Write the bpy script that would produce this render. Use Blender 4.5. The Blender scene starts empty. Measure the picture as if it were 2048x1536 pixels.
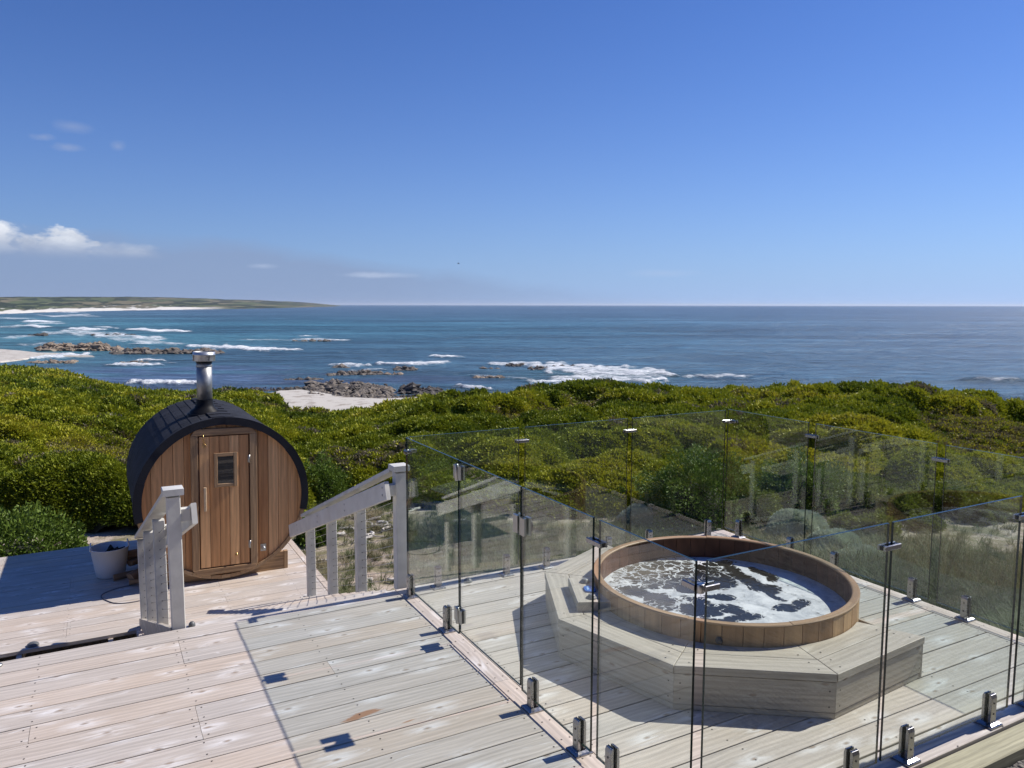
import bpy, math, random
import numpy as np
from mathutils import Vector, Matrix
random.seed(7); RNG = np.random.default_rng(7)
SC = bpy.context.scene
COL = SC.collection
PI = math.pi
# ------------------------------------------------------------------ camera
F = 1540.; CX = 1024.; CY = 768.; H = 2.25
PIT = math.atan(158 / F); YAW = math.radians(61.55); ROLL = math.radians(0.1)
fw = np.array([math.cos(YAW) * math.cos(PIT), math.sin(YAW) * math.cos(PIT), -math.sin(PIT)])
_r = np.array([math.sin(YAW), -math.cos(YAW), 0.]); _u = np.cross(_r, fw)
rt = _r * math.cos(ROLL) + _u * math.sin(ROLL); up = -_r * math.sin(ROLL) + _u * math.cos(ROLL)
CAM = np.array([0, 0, H])
cam = bpy.data.objects.new('camera', bpy.data.cameras.new('camera')); COL.objects.link(cam)
cam.matrix_world = Matrix(((rt[0], up[0], -fw[0], 0), (rt[1], up[1], -fw[1], 0), (rt[2], up[2], -fw[2], H), (0, 0, 0, 1)))
cam.data.sensor_width = 36; cam.data.lens = F / 2048 * 36
cam.data.clip_start = 0.05; cam.data.clip_end = 300000
SC.camera = cam
SC.render.resolution_x = 1024; SC.render.resolution_y = 768
# ------------------------------------------------------------------ world, sun, exposure
SUNV = Vector((1.03, -0.06, 1.0)).normalized()
ELEV = math.asin(SUNV.z); AZ = math.atan2(SUNV.x, SUNV.y)
w = bpy.data.worlds.new('World'); SC.world = w; w.use_nodes = True
def N(nt, t, **k):
    n = nt.nodes.new(t)
    for a, v in k.items():
        if a == 'inp':
            for i, x in v.items(): n.inputs[i].default_value = x
        else: setattr(n, a, v)
    return n
def build_world():
    nt = w.node_tree; nt.nodes.clear(); L = nt.links.new
    out = N(nt, 'ShaderNodeOutputWorld'); bg = N(nt, 'ShaderNodeBackground', inp={1: 0.075})
    sky = N(nt, 'ShaderNodeTexSky'); sky.sky_type = 'NISHITA'; sky.sun_disc = False
    sky.sun_elevation = ELEV; sky.sun_rotation = AZ; sky.altitude = 0
    sky.air_density = 1.0; sky.dust_density = 0.25; sky.ozone_density = 3.0
    hs = N(nt, 'ShaderNodeHueSaturation', inp={0: 0.503, 1: 1.08, 2: 1.0}); L(sky.outputs[0], hs.inputs['Color'])
    gm = N(nt, 'ShaderNodeMix', data_type='RGBA', blend_type='MULTIPLY'); gm.inputs[0].default_value = 1.0
    gm.inputs[7].default_value = (0.42, 0.615, 1.03, 1); L(hs.outputs[0], gm.inputs[6])
    # clouds: layers placed by azimuth (from the view heading) and elevation
    tc = N(nt, 'ShaderNodeTexCoord')
    rot = N(nt, 'ShaderNodeVectorRotate', rotation_type='Z_AXIS'); rot.inputs['Angle'].default_value = PI / 2 - YAW
    L(tc.outputs['Generated'], rot.inputs['Vector'])
    sp = N(nt, 'ShaderNodeSeparateXYZ'); L(rot.outputs[0], sp.inputs[0])
    def M(op, a, b=None, c=None, clamp=False):
        n = N(nt, 'ShaderNodeMath', operation=op, use_clamp=clamp)
        for i, v in enumerate((a, b, c)):
            if v is None: continue
            if isinstance(v, (int, float)): n.inputs[i].default_value = v
            else: L(v, n.inputs[i])
        return n.outputs[0]
    az = M('ARCTAN2', sp.outputs[0], sp.outputs[1])     # right positive
    el = M('ARCTAN2', sp.outputs[2], M('SQRT', M('ADD', M('MULTIPLY', sp.outputs[0], sp.outputs[0]), M('MULTIPLY', sp.outputs[1], sp.outputs[1]))))
    cv = N(nt, 'ShaderNodeCombineXYZ'); L(az, cv.inputs[0]); L(M('MULTIPLY', el, 2.0), cv.inputs[1])
    def noise(sc, det, rough=0.6, off=0.0):
        n = N(nt, 'ShaderNodeTexNoise', inp={'Scale': sc, 'Detail': det, 'Roughness': rough})
        mp = N(nt, 'ShaderNodeMapping'); mp.inputs['Location'].default_value = (off, off * .7, off * .3)
        L(cv.outputs[0], mp.inputs[0]); L(mp.outputs[0], n.inputs['Vector']); return n.outputs[0]
    nz = noise(14, 8, 0.6); nz2 = noise(26, 8, .62, 3.1); nz3 = noise(5, 4, .55, 7.7)
    def blob(a0, e0, sa, se, ns, amp, soft):
        da = M('DIVIDE', M('SUBTRACT', az, a0), sa); de = M('DIVIDE', M('SUBTRACT', el, e0), se)
        d = M('SQRT', M('ADD', M('MULTIPLY', da, da), M('MULTIPLY', de, de)))
        v = M('SUBTRACT', M('ADD', 1.0, M('MULTIPLY', M('SUBTRACT', ns, .5), amp)), d)
        return M('MULTIPLY', v, 1.0 / soft, clamp=True)
    # cumulus bank on the left: flat base at el ~ .057 top billows .1
    def mx(a, b): return M('MAXIMUM', a, b)
    bank = mx(mx(blob(-.615, .062, .062, .040, nz, 2.6, .35), blob(-.535, .060, .050, .028, nz2, 2.4, .35)), blob(-.465, .058, .05, .014, nz2, 1.8, .9))
    base = M('SMOOTH_MAX', M('MULTIPLY', M('SUBTRACT', el, .050), 45), 0, .3, clamp=True)
    base = M('MINIMUM', base, 1.0)
    bank = M('MULTIPLY', bank, base, clamp=True)
    # sheet of grey cloud low on the left, fading right
    sheet = M('MULTIPLY', M('SUBTRACT', M('ADD', M('MULTIPLY', M('SUBTRACT', nz3, .5), .06), M('MULTIPLY_ADD', az, -.085, .043)), el), 55, clamp=True)
    sheet = M('MULTIPLY', sheet, M('MULTIPLY', M('SUBTRACT', .22, az), 2.6, clamp=True), clamp=True)
    small = mx(mx(blob(-.175, .037, .055, .0045, nz2, 1.6, .8), blob(.19, .040, .05, .006, nz, 1.4, 2.2)), blob(-.31, .047, .02, .004, nz2, 1.2, 1.2))
    wisp = mx(mx(blob(-.515, .171, .018, .006, nz2, 2.2, 1.0), blob(-.535, .179, .015, .005, nz2, 2.2, 1.0)), blob(-.463, .176, .009, .006, nz2, 1.6, 1.4))
    wisp = mx(wisp, blob(-.507, .193, .026, .008, nz, 2.0, 1.5))
    lum = N(nt, 'ShaderNodeMapRange', inp={1: .045, 2: .098, 3: 0.0, 4: 1.0}); L(M('ADD', el, M('MULTIPLY', M('SUBTRACT', nz, .5), .10)), lum.inputs[0])
    cc = N(nt, 'ShaderNodeMix', data_type='RGBA'); L(lum.outputs[0], cc.inputs[0]); cc.inputs[6].default_value = (2.9, 3.5, 4.9, 1); cc.inputs[7].default_value = (9.0, 9.3, 9.8, 1)
    def over(basec, col, fac, s):
        m = N(nt, 'ShaderNodeMix', data_type='RGBA'); L(M('MULTIPLY', fac, s, clamp=True), m.inputs[0]); L(basec, m.inputs[6])
        if isinstance(col, tuple): m.inputs[7].default_value = col
        else: L(col, m.inputs[7])
        return m.outputs[2]
    c = gm.outputs[2]
    # sea air near the horizon: paler and cooler, brighter towards the sun side
    band = M('POWER', 2.718, M('MULTIPLY', M('MAXIMUM', el, 0.0), -8.0))
    br = M('MULTIPLY_ADD', az, .32, 1.0); br = M('MINIMUM', M('MAXIMUM', br, .7), 1.35)
    hzc = N(nt, 'ShaderNodeMix', data_type='RGBA', blend_type='MULTIPLY'); hzc.inputs[0].default_value = 1; hzc.inputs[6].default_value = (3.1, 4.6, 7.6, 1); L(br, hzc.inputs[7])
    c = over(c, hzc.outputs[2], band, .93)
    c = over(c, (2.45, 3.2, 5.0, 1), sheet, .68)
    c = over(c, (5.2, 6.0, 7.8, 1), small, .5)
    c = over(c, (3.4, 4.1, 6.0, 1), wisp, .55)
    c = over(c, cc.outputs[2], bank, .93)
    L(c, bg.inputs[0]); L(bg.outputs[0], out.inputs[0])
build_world()
sun = bpy.data.objects.new('sun', bpy.data.lights.new('sun', 'SUN')); COL.objects.link(sun)
sun.data.energy = 4.4; sun.data.angle = math.radians(0.5); sun.data.color = (1.0, 0.94, 0.86)
sun.rotation_euler = SUNV.to_track_quat('Z', 'Y').to_euler()
SC.view_settings.view_transform = 'Standard'; SC.view_settings.look = 'None'
SC.view_settings.exposure = 0.5; SC.view_settings.gamma = 1.0
SC.cycles.max_bounces = 10; SC.cycles.transparent_max_bounces = 40

# ------------------------------------------------------------------ geometry of the photograph: pixel -> place
def ray(x, y): return fw * F + rt * (x - CX) - up * (y - CY)
def atz(x, y, z):
    d = ray(x, y); return CAM + d * (z - H) / d[2]
def at_depth(x, y, s):
    d = ray(x, y); return CAM + d * s / (d @ fw)
WX = np.array([math.cos(YAW), math.sin(YAW)]); WR = np.array([math.sin(YAW), -math.cos(YAW)])
def us(X, Y):     # view-polar coordinates: ux (photo column of the bearing), s (distance along the heading)
    s = X * WX[0] + Y * WX[1]; t = X * WR[0] + Y * WR[1]
    return 1024 + 1548 * t / np.maximum(s, 1e-3), s
def xy(ux, s):
    t = (ux - 1024) / 1548. * s
    return WX[0] * s + WR[0] * t, WX[1] * s + WR[1] * t

# ------------------------------------------------------------------ noise
def _h(i, j, sd):
    i = i.astype(np.int64); j = j.astype(np.int64)
    n = (i * 374761393 + j * 668265263 + sd * 1442695041) & 0x7fffffff
    n = ((n ^ (n >> 13)) * 1274126177) & 0x7fffffff
    n = ((n ^ (n >> 16)) * 1103515245) & 0x7fffffff
    return (n & 0xffffff) / float(0xffffff)
def vn(x, y, sd=0):
    x = np.asarray(x, float); y = np.asarray(y, float)
    i = np.floor(x); j = np.floor(y); fx = x - i; fy = y - j
    fx = fx * fx * (3 - 2 * fx); fy = fy * fy * (3 - 2 * fy)
    return (_h(i, j, sd) * (1 - fx) + _h(i + 1, j, sd) * fx) * (1 - fy) + (_h(i, j + 1, sd) * (1 - fx) + _h(i + 1, j + 1, sd) * fx) * fy
def fbm(x, y, o=4, sd=0):
    r = 0; a = .5; tot = 0
    for k in range(o):
        r = r + a * vn(x * 2 ** k + 17.3 * k, y * 2 ** k - 9.1 * k, sd + k); tot += a; a *= .5
    return r / tot
def domes(x, y, cell, sd, rmin=.55, rmax=1.0):
    x = np.asarray(x) / cell; y = np.asarray(y) / cell
    i = np.floor(x); j = np.floor(y); best = np.zeros_like(x); bid = np.zeros_like(x)
    for a in (-1, 0, 1):
        for b in (-1, 0, 1):
            ci = i + a; cj = j + b
            px = ci + _h(ci, cj, sd); py = cj + _h(ci, cj, sd + 11); r = rmin + (rmax - rmin) * _h(ci, cj, sd + 23); hh = .65 + .35 * _h(ci, cj, sd + 31)
            d2 = ((x - px) ** 2 + (y - py) ** 2) / (r * r)
            v = hh * np.sqrt(np.clip(1 - d2, 0, 1)); m = v > best
            best = np.where(m, v, best); bid = np.where(m, _h(ci, cj, sd + 41), bid)
    return best, bid
def sstep(a, b, x):
    t = np.clip((x - a) / (b - a), 0, 1); return t * t * (3 - 2 * t)

# ------------------------------------------------------------------ materials
MATS = {}
def new_mat(name):
    m = bpy.data.materials.new(name); m.use_nodes = True; MATS[name] = m
    nt = m.node_tree; b = nt.nodes['Principled BSDF']; return m, nt, b
def simple(name, col, rough=.5, metal=0., noise=0., scale=20., spec=.5, bump=0.):
    m, nt, b = new_mat(name); L = nt.links.new
    b.inputs['Base Color'].default_value = (*col, 1); b.inputs['Roughness'].default_value = rough; b.inputs['Metallic'].default_value = metal
    b.inputs['Specular IOR Level'].default_value = spec
    if noise or bump:
        tc = N(nt, 'ShaderNodeTexCoord'); nz = N(nt, 'ShaderNodeTexNoise', inp={'Scale': scale, 'Detail': 5}); L(tc.outputs['Object'], nz.inputs['Vector'])
        if noise:
            mr = N(nt, 'ShaderNodeMapRange', inp={1: .25, 2: .75, 3: 1 - noise, 4: 1 + noise}); L(nz.outputs[0], mr.inputs[0])
            mm = N(nt, 'ShaderNodeMix', data_type='RGBA', blend_type='MULTIPLY'); mm.inputs[0].default_value = 1; mm.inputs[6].default_value = (*col, 1); L(mr.outputs[0], mm.inputs[7])
            L(mm.outputs[2], b.inputs['Base Color'])
            mr2 = N(nt, 'ShaderNodeMapRange', inp={1: .3, 2: .7, 3: max(0, rough - .08), 4: rough + .08}); L(nz.outputs[0], mr2.inputs[0]); L(mr2.outputs[0], b.inputs['Roughness'])
        if bump:
            bp = N(nt, 'ShaderNodeBump', inp={'Strength': bump, 'Distance': .01}); L(nz.outputs[0], bp.inputs['Height']); L(bp.outputs[0], b.inputs['Normal'])
    return m
def wood(name, c0, c1, c2, rough=.55, knots=True, bleach_sheen=0.0, bleach_sheen_col=(.75, .73, .72), grain=1.0, knotcol=(.2, .15, .11), spec=.4, stain=None, gstr=.3):
    """wood driven by the 'gc' attribute: x along the grain, y across; z carries the board's own offset"""
    m, nt, b = new_mat(name); L = nt.links.new
    at = N(nt, 'ShaderNodeAttribute', attribute_name='gc'); rn = N(nt, 'ShaderNodeAttribute', attribute_name='rnd')
    def mp(s, loc=(0, 0, 0)):
        n = N(nt, 'ShaderNodeMapping'); n.inputs['Scale'].default_value = s; n.inputs['Location'].default_value = loc; L(at.outputs['Vector'], n.inputs[0]); return n.outputs[0]
    def nz(v, sc, det=4, r=.55, dist=0.):
        n = N(nt, 'ShaderNodeTexNoise', inp={'Scale': sc, 'Detail': det, 'Roughness': r, 'Distortion': dist}); L(v, n.inputs['Vector']); return n.outputs[0]
    def mr(v, a, b_, c, d):
        n = N(nt, 'ShaderNodeMapRange', inp={1: a, 2: b_, 3: c, 4: d}); L(v, n.inputs[0]); return n.outputs[0]
    def mix(f, a, c, bt='MIX'):
        n = N(nt, 'ShaderNodeMix', data_type='RGBA', blend_type=bt)
        for i, v in ((0, f), (6, a), (7, c)):
            if isinstance(v, (int, float)): n.inputs[i].default_value = v
            elif isinstance(v, tuple): n.inputs[i].default_value = (*v, 1)
            else: L(v, n.inputs[i])
        return n.outputs[2]
    base = mix(mr(rn.outputs['Fac'], 0, 1, 0, 1), c0, c1)
    big = nz(mp((1.2, 5, 1)), 1.5, 3, .5, .6)
    base = mix(mr(big, .35, .7, 0, .45), base, c2)
    g1 = nz(mp((1.6 * grain, 60 * grain, 1)), 1, 5, .6, .35)
    g2 = nz(mp((6, 240, 1)), 1, 3, .6)
    # growth-ring figure: distorted bands
    wv = N(nt, 'ShaderNodeTexWave', wave_type='BANDS', bands_direction='Y', inp={'Scale': 9.0 * grain, 'Distortion': 7.0, 'Detail': 3, 'Detail Scale': .7, 'Detail Roughness': .55}); L(mp((.45, 1.0, 1)), wv.inputs['Vector'])
    fac = mr(g1, .3, .7, 1 - gstr, 1 + gstr * .45); base = mix(1.0, base, fac, 'MULTIPLY')
    base = mix(1.0, base, mr(wv.outputs[0], 0, 1, 1 - gstr * .5, 1.04), 'MULTIPLY')
    base = mix(1.0, base, mr(g2, .3, .7, .93, 1.05), 'MULTIPLY')
    rr = mr(g1, .3, .7, rough + .1, rough - .06)
    if bleach_sheen:
        bn = nz(mp((2.4, 13, 1), (5, 2, 0)), 1.0, 5, .65, 1.6)
        bf = mr(bn, .62, .80, 0, bleach_sheen); base = mix(bf, base, bleach_sheen_col)  # pale patches: bleached wood plus sun sheen painted into the colour
    if knots:
        vo = N(nt, 'ShaderNodeTexVoronoi', voronoi_dimensions='2D', inp={'Scale': 1.0, 'Randomness': 1.0}); L(mp((2.0, 4.2, 1), (0, 0, 0)), vo.inputs['Vector'])
        kd = mr(vo.outputs['Distance'], .03, .06, .8, 0); ring = mr(vo.outputs['Distance'], .06, .30, .6, 0)
        if bleach_sheen: base = mix(mix(1.0, ring, mr(bn, .42, .56, 0.0, 1.0), 'MULTIPLY'), base, bleach_sheen_col)  # white flames round the knots: sun highlight painted into the colour
        base = mix(mix(1., kd, (.7, .7, .7), 'MULTIPLY'), base, knotcol)
        base = mix(mr(vo.outputs['Distance'], .016, .026, .8, 0), base, tuple(x * 1.6 for x in knotcol))
    if stain:
        sep = N(nt, 'ShaderNodeTexCoord')
        for (x0, y0, sx, sy, ang, cc) in stain:
            v = N(nt, 'ShaderNodeMapping', vector_type='TEXTURE'); v.inputs['Location'].default_value = (x0, y0, 0); v.inputs['Rotation'].default_value = (0, 0, ang); v.inputs['Scale'].default_value = (sx, sy, 1e4); L(sep.outputs['Object'], v.inputs[0])
            ln = N(nt, 'ShaderNodeVectorMath', operation='LENGTH'); L(v.outputs[0], ln.inputs[0])
            s = N(nt, 'ShaderNodeMath', operation='ADD'); L(ln.outputs['Value'], s.inputs[0]); L(mr(nz(mp((4, 34, 1)), 1.6, 4, .6, 1), .25, .75, -.6, .6), s.inputs[1])
            base = mix(mr(s.outputs[0], .55, .95, .8, 0), base, cc)
    L(base, b.inputs['Base Color']); L(rr, b.inputs['Roughness']); b.inputs['Specular IOR Level'].default_value = spec
    bp = N(nt, 'ShaderNodeBump', inp={'Strength': .25, 'Distance': .002}); L(g1, bp.inputs['Height']); L(bp.outputs[0], b.inputs['Normal'])
    return m
DECK = wood('weathered_deck_wood', (.54, .445, .36), (.48, .44, .40), (.60, .535, .475), rough=.5, bleach_sheen=.95, bleach_sheen_col=(.78, .765, .76), gstr=.22,
            stain=[(1.187, 3.94, .13, .034, .17, (.30, .13, .045)), (1.40, 3.76, .05, .010, .1, (.34, .17, .08))])
PLAT = wood('weathered_platform_wood', (.42, .37, .30), (.455, .405, .335), (.54, .49, .42), rough=.55, bleach_sheen=.5, bleach_sheen_col=(.62, .58, .50), gstr=.2, grain=.8)
CEDAR = wood('cedar_boards', (.46, .21, .08), (.84, .49, .235), (.64, .345, .15), rough=.5, knots=False, gstr=.24, grain=.6)
CEDAR2 = wood('cedar_staves', (.36, .21, .105), (.50, .33, .18), (.38, .25, .145), rough=.5, knots=False, gstr=.4, grain=.8)
STAVE = wood('weathered_cedar_staves', (.42, .235, .105), (.58, .37, .19), (.46, .29, .15), rough=.55, knots=False, gstr=.3, grain=.8)
RIMW = wood('cedar_rim', (.32, .19, .095), (.44, .29, .16), (.38, .24, .125), rough=.5, knots=False, gstr=.3)
REDW = wood('wet_cedar_inside', (.12, .048, .022), (.17, .072, .034), (.11, .045, .022), rough=.45, knots=False, gstr=.3)
SLEEP = wood('treated_pine', (.36, .35, .22), (.40, .38, .26), (.30, .29, .2), rough=.7, knots=True, gstr=.35)
LOGW = wood('split_firewood', (.40, .27, .16), (.30, .19, .11), (.22, .14, .09), rough=.8, knots=False, gstr=.4)
DRIFT = wood('bleached_branch', (.72, .69, .64), (.50, .46, .42), (.40, .36, .31), rough=.85, knots=False, gstr=.4)
PAINT = simple('pale_grey_paint', (.57, .56, .52), .5, noise=.13, scale=9, bump=.25)
SCREW = simple('screw_heads', (.05, .04, .035), .5, .4)
STEEL = simple('polished_steel', (.31, .31, .32), .27, 1.0, noise=.05, scale=30)
CHROME = simple('brushed_steel', (.42, .42, .41), .38, 1.0, noise=.1, scale=14)
RUBBER = simple('black_gasket', (.012, .012, .014), .45)
BLACK = simple('black_flashing', (.010, .010, .012), .5, noise=.2, scale=9, spec=.12)
DARKP = simple('dark_plastic', (.035, .036, .04), .4)
CAPM = simple('dark_grey_cap', (.10, .105, .11), .45, noise=.15)
BRASS = simple('brass', (.55, .38, .15), .3, 1.0)
BUCK = simple('white_plastic', (.70, .70, .69), .42, noise=.04, scale=8)
CHAR = simple('charcoal_dark', (.02, .018, .016), .9, noise=.3, scale=40, bump=.6)
BARK = simple('bark', (.10, .07, .045), .9, noise=.4, scale=30, bump=.8)
STEM = simple('shrub_stem', (.09, .07, .05), .9, noise=.3, scale=30, bump=.5)
BLUEP = simple('blue_control_pad', (.04, .14, .45), .25, noise=.15, scale=60)
CYANP = simple('pale_blue_print', (.35, .55, .80), .35)
GREYK = simple('grey_air_button', (.17, .175, .18), .4, noise=.1)
WINDK = simple('sauna_window_glass', (.02, .024, .025), .04, spec=.8)
CLAD = simple('dark_weatherboard', (.055, .055, .055), .7, noise=.15, scale=3)
HGLASS = simple('house_window_glass', (.02, .025, .03), .05, spec=.6)
def shingle_mat():
    m, nt, b = new_mat('black_shingles'); L = nt.links.new
    tc = N(nt, 'ShaderNodeTexCoord'); nz = N(nt, 'ShaderNodeTexNoise', inp={'Scale': 160, 'Detail': 3}); L(tc.outputs['Object'], nz.inputs['Vector'])
    rn = N(nt, 'ShaderNodeAttribute', attribute_name='rnd')
    cr = N(nt, 'ShaderNodeMapRange', inp={1: .3, 2: .7, 3: .6, 4: 1.5}); L(nz.outputs[0], cr.inputs[0])
    rr = N(nt, 'ShaderNodeMapRange', inp={1: 0, 2: 1, 3: .75, 4: 1.3}); L(rn.outputs['Fac'], rr.inputs[0])
    mu = N(nt, 'ShaderNodeMath', operation='MULTIPLY'); L(cr.outputs[0], mu.inputs[0]); L(rr.outputs[0], mu.inputs[1])
    mm = N(nt, 'ShaderNodeMix', data_type='RGBA', blend_type='MULTIPLY'); mm.inputs[0].default_value = 1; mm.inputs[6].default_value = (.019, .020, .025, 1); L(mu.outputs[0], mm.inputs[7])
    L(mm.outputs[2], b.inputs['Base Color']); b.inputs['Roughness'].default_value = .8; b.inputs['Specular IOR Level'].default_value = .2
    bp = N(nt, 'ShaderNodeBump', inp={'Strength': .3, 'Distance': .003}); L(nz.outputs[0], bp.inputs['Height']); L(bp.outputs[0], b.inputs['Normal'])
    return m
SHING = shingle_mat()
def glass_mat():
    m = bpy.data.materials.new('clear_fence_glass'); m.use_nodes = True; nt = m.node_tree; nt.nodes.clear(); L = nt.links.new
    out = N(nt, 'ShaderNodeOutputMaterial'); tr = N(nt, 'ShaderNodeBsdfTransparent'); tr.inputs[0].default_value = (.93, .968, .952, 1)
    gl = N(nt, 'ShaderNodeBsdfGlossy'); gl.inputs['Roughness'].default_value = 0.0; gl.inputs['Color'].default_value = (1, 1, 1, 1)
    ge = N(nt, 'ShaderNodeNewGeometry'); ior = N(nt, 'ShaderNodeMix', data_type='FLOAT'); ior.inputs[2].default_value = 1.46; ior.inputs[3].default_value = 1 / 1.46
    L(ge.outputs['Backfacing'], ior.inputs[0]); fr = N(nt, 'ShaderNodeFresnel'); L(ior.outputs[0], fr.inputs['IOR'])
    # faint drips and dust on the pane
    tc = N(nt, 'ShaderNodeTexCoord'); mp = N(nt, 'ShaderNodeMapping'); mp.inputs['Scale'].default_value = (9, 9, 1.2); L(tc.outputs['Object'], mp.inputs[0])
    nz = N(nt, 'ShaderNodeTexNoise', inp={'Scale': 3, 'Detail': 6, 'Roughness': .7}); L(mp.outputs[0], nz.inputs['Vector'])
    mr = N(nt, 'ShaderNodeMapRange', inp={1: .62, 2: .8, 3: .002, 4: .03}); L(nz.outputs[0], mr.inputs[0])
    df = N(nt, 'ShaderNodeBsdfDiffuse'); df.inputs[0].default_value = (.8, .82, .8, 1)
    m1 = N(nt, 'ShaderNodeMixShader'); L(mr.outputs[0], m1.inputs[0]); L(tr.outputs[0], m1.inputs[1]); L(df.outputs[0], m1.inputs[2])
    m2 = N(nt, 'ShaderNodeMixShader'); L(fr.outputs[0], m2.inputs[0]); L(m1.outputs[0], m2.inputs[1]); L(gl.outputs[0], m2.inputs[2])
    L(m2.outputs[0], out.inputs[0]); return m
GLASS = glass_mat()
GEDGE = simple('polished_glass_edge', (.008, .020, .017), .22, spec=.45)
def leaf_mat(name, stops, trans=.22, rough=.55, attr='tint', inst=True):
    m = bpy.data.materials.new(name); m.use_nodes = True; nt = m.node_tree; nt.nodes.clear(); L = nt.links.new
    out = N(nt, 'ShaderNodeOutputMaterial')
    at = N(nt, 'ShaderNodeAttribute', attribute_name=attr, attribute_type='INSTANCER' if inst else 'GEOMETRY')
    at2 = N(nt, 'ShaderNodeAttribute', attribute_name='lv')
    ad = N(nt, 'ShaderNodeMath', operation='ADD', use_clamp=True); L(at.outputs['Fac'], ad.inputs[0])
    mr = N(nt, 'ShaderNodeMapRange', inp={1: 0, 2: 1, 3: -.07, 4: .07}); L(at2.outputs['Fac'], mr.inputs[0]); L(mr.outputs[0], ad.inputs[1])
    cr = N(nt, 'ShaderNodeValToRGB'); L(ad.outputs[0], cr.inputs[0]); e = cr.color_ramp.elements
    while len(e) < len(stops): e.new(.5)
    for k, (p, c) in enumerate(stops): e[k].position = p; e[k].color = (*c, 1)
    pb = N(nt, 'ShaderNodeBsdfPrincipled'); L(cr.outputs[0], pb.inputs['Base Color']); pb.inputs['Roughness'].default_value = rough; pb.inputs['Specular IOR Level'].default_value = .2
    tl = N(nt, 'ShaderNodeBsdfTranslucent'); L(cr.outputs[0], tl.inputs[0])
    ms = N(nt, 'ShaderNodeMixShader'); ms.inputs[0].default_value = trans; L(pb.outputs[0], ms.inputs[1]); L(tl.outputs[0], ms.inputs[2]); L(ms.outputs[0], out.inputs[0])
    return m
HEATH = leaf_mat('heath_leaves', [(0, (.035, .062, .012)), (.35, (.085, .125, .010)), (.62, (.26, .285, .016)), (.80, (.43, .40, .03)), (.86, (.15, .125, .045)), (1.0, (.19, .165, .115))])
LEAFG = leaf_mat('glossy_green_leaves', [(0, (.03, .065, .012)), (.5, (.10, .16, .022)), (1, (.21, .27, .045))], rough=.5, inst=False)
LEAFY = leaf_mat('yellow_green_leaves', [(0, (.06, .09, .015)), (.5, (.15, .19, .025)), (1, (.28, .29, .045))], inst=False)
SILV = leaf_mat('silver_leaves', [(0, (.26, .32, .22)), (.5, (.40, .45, .33)), (1, (.55, .58, .46))], trans=.15, rough=.8, inst=False)
GRASSM = leaf_mat('dune_grass_blades', [(0, (.06, .09, .035)), (.4, (.12, .15, .06)), (.7, (.25, .22, .13)), (1, (.40, .33, .21))], trans=.25, rough=.7)
CORE = simple('bush_shade_core', (.014, .018, .006), .95)  # near-black colour stands for the shade between the leaves

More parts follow.
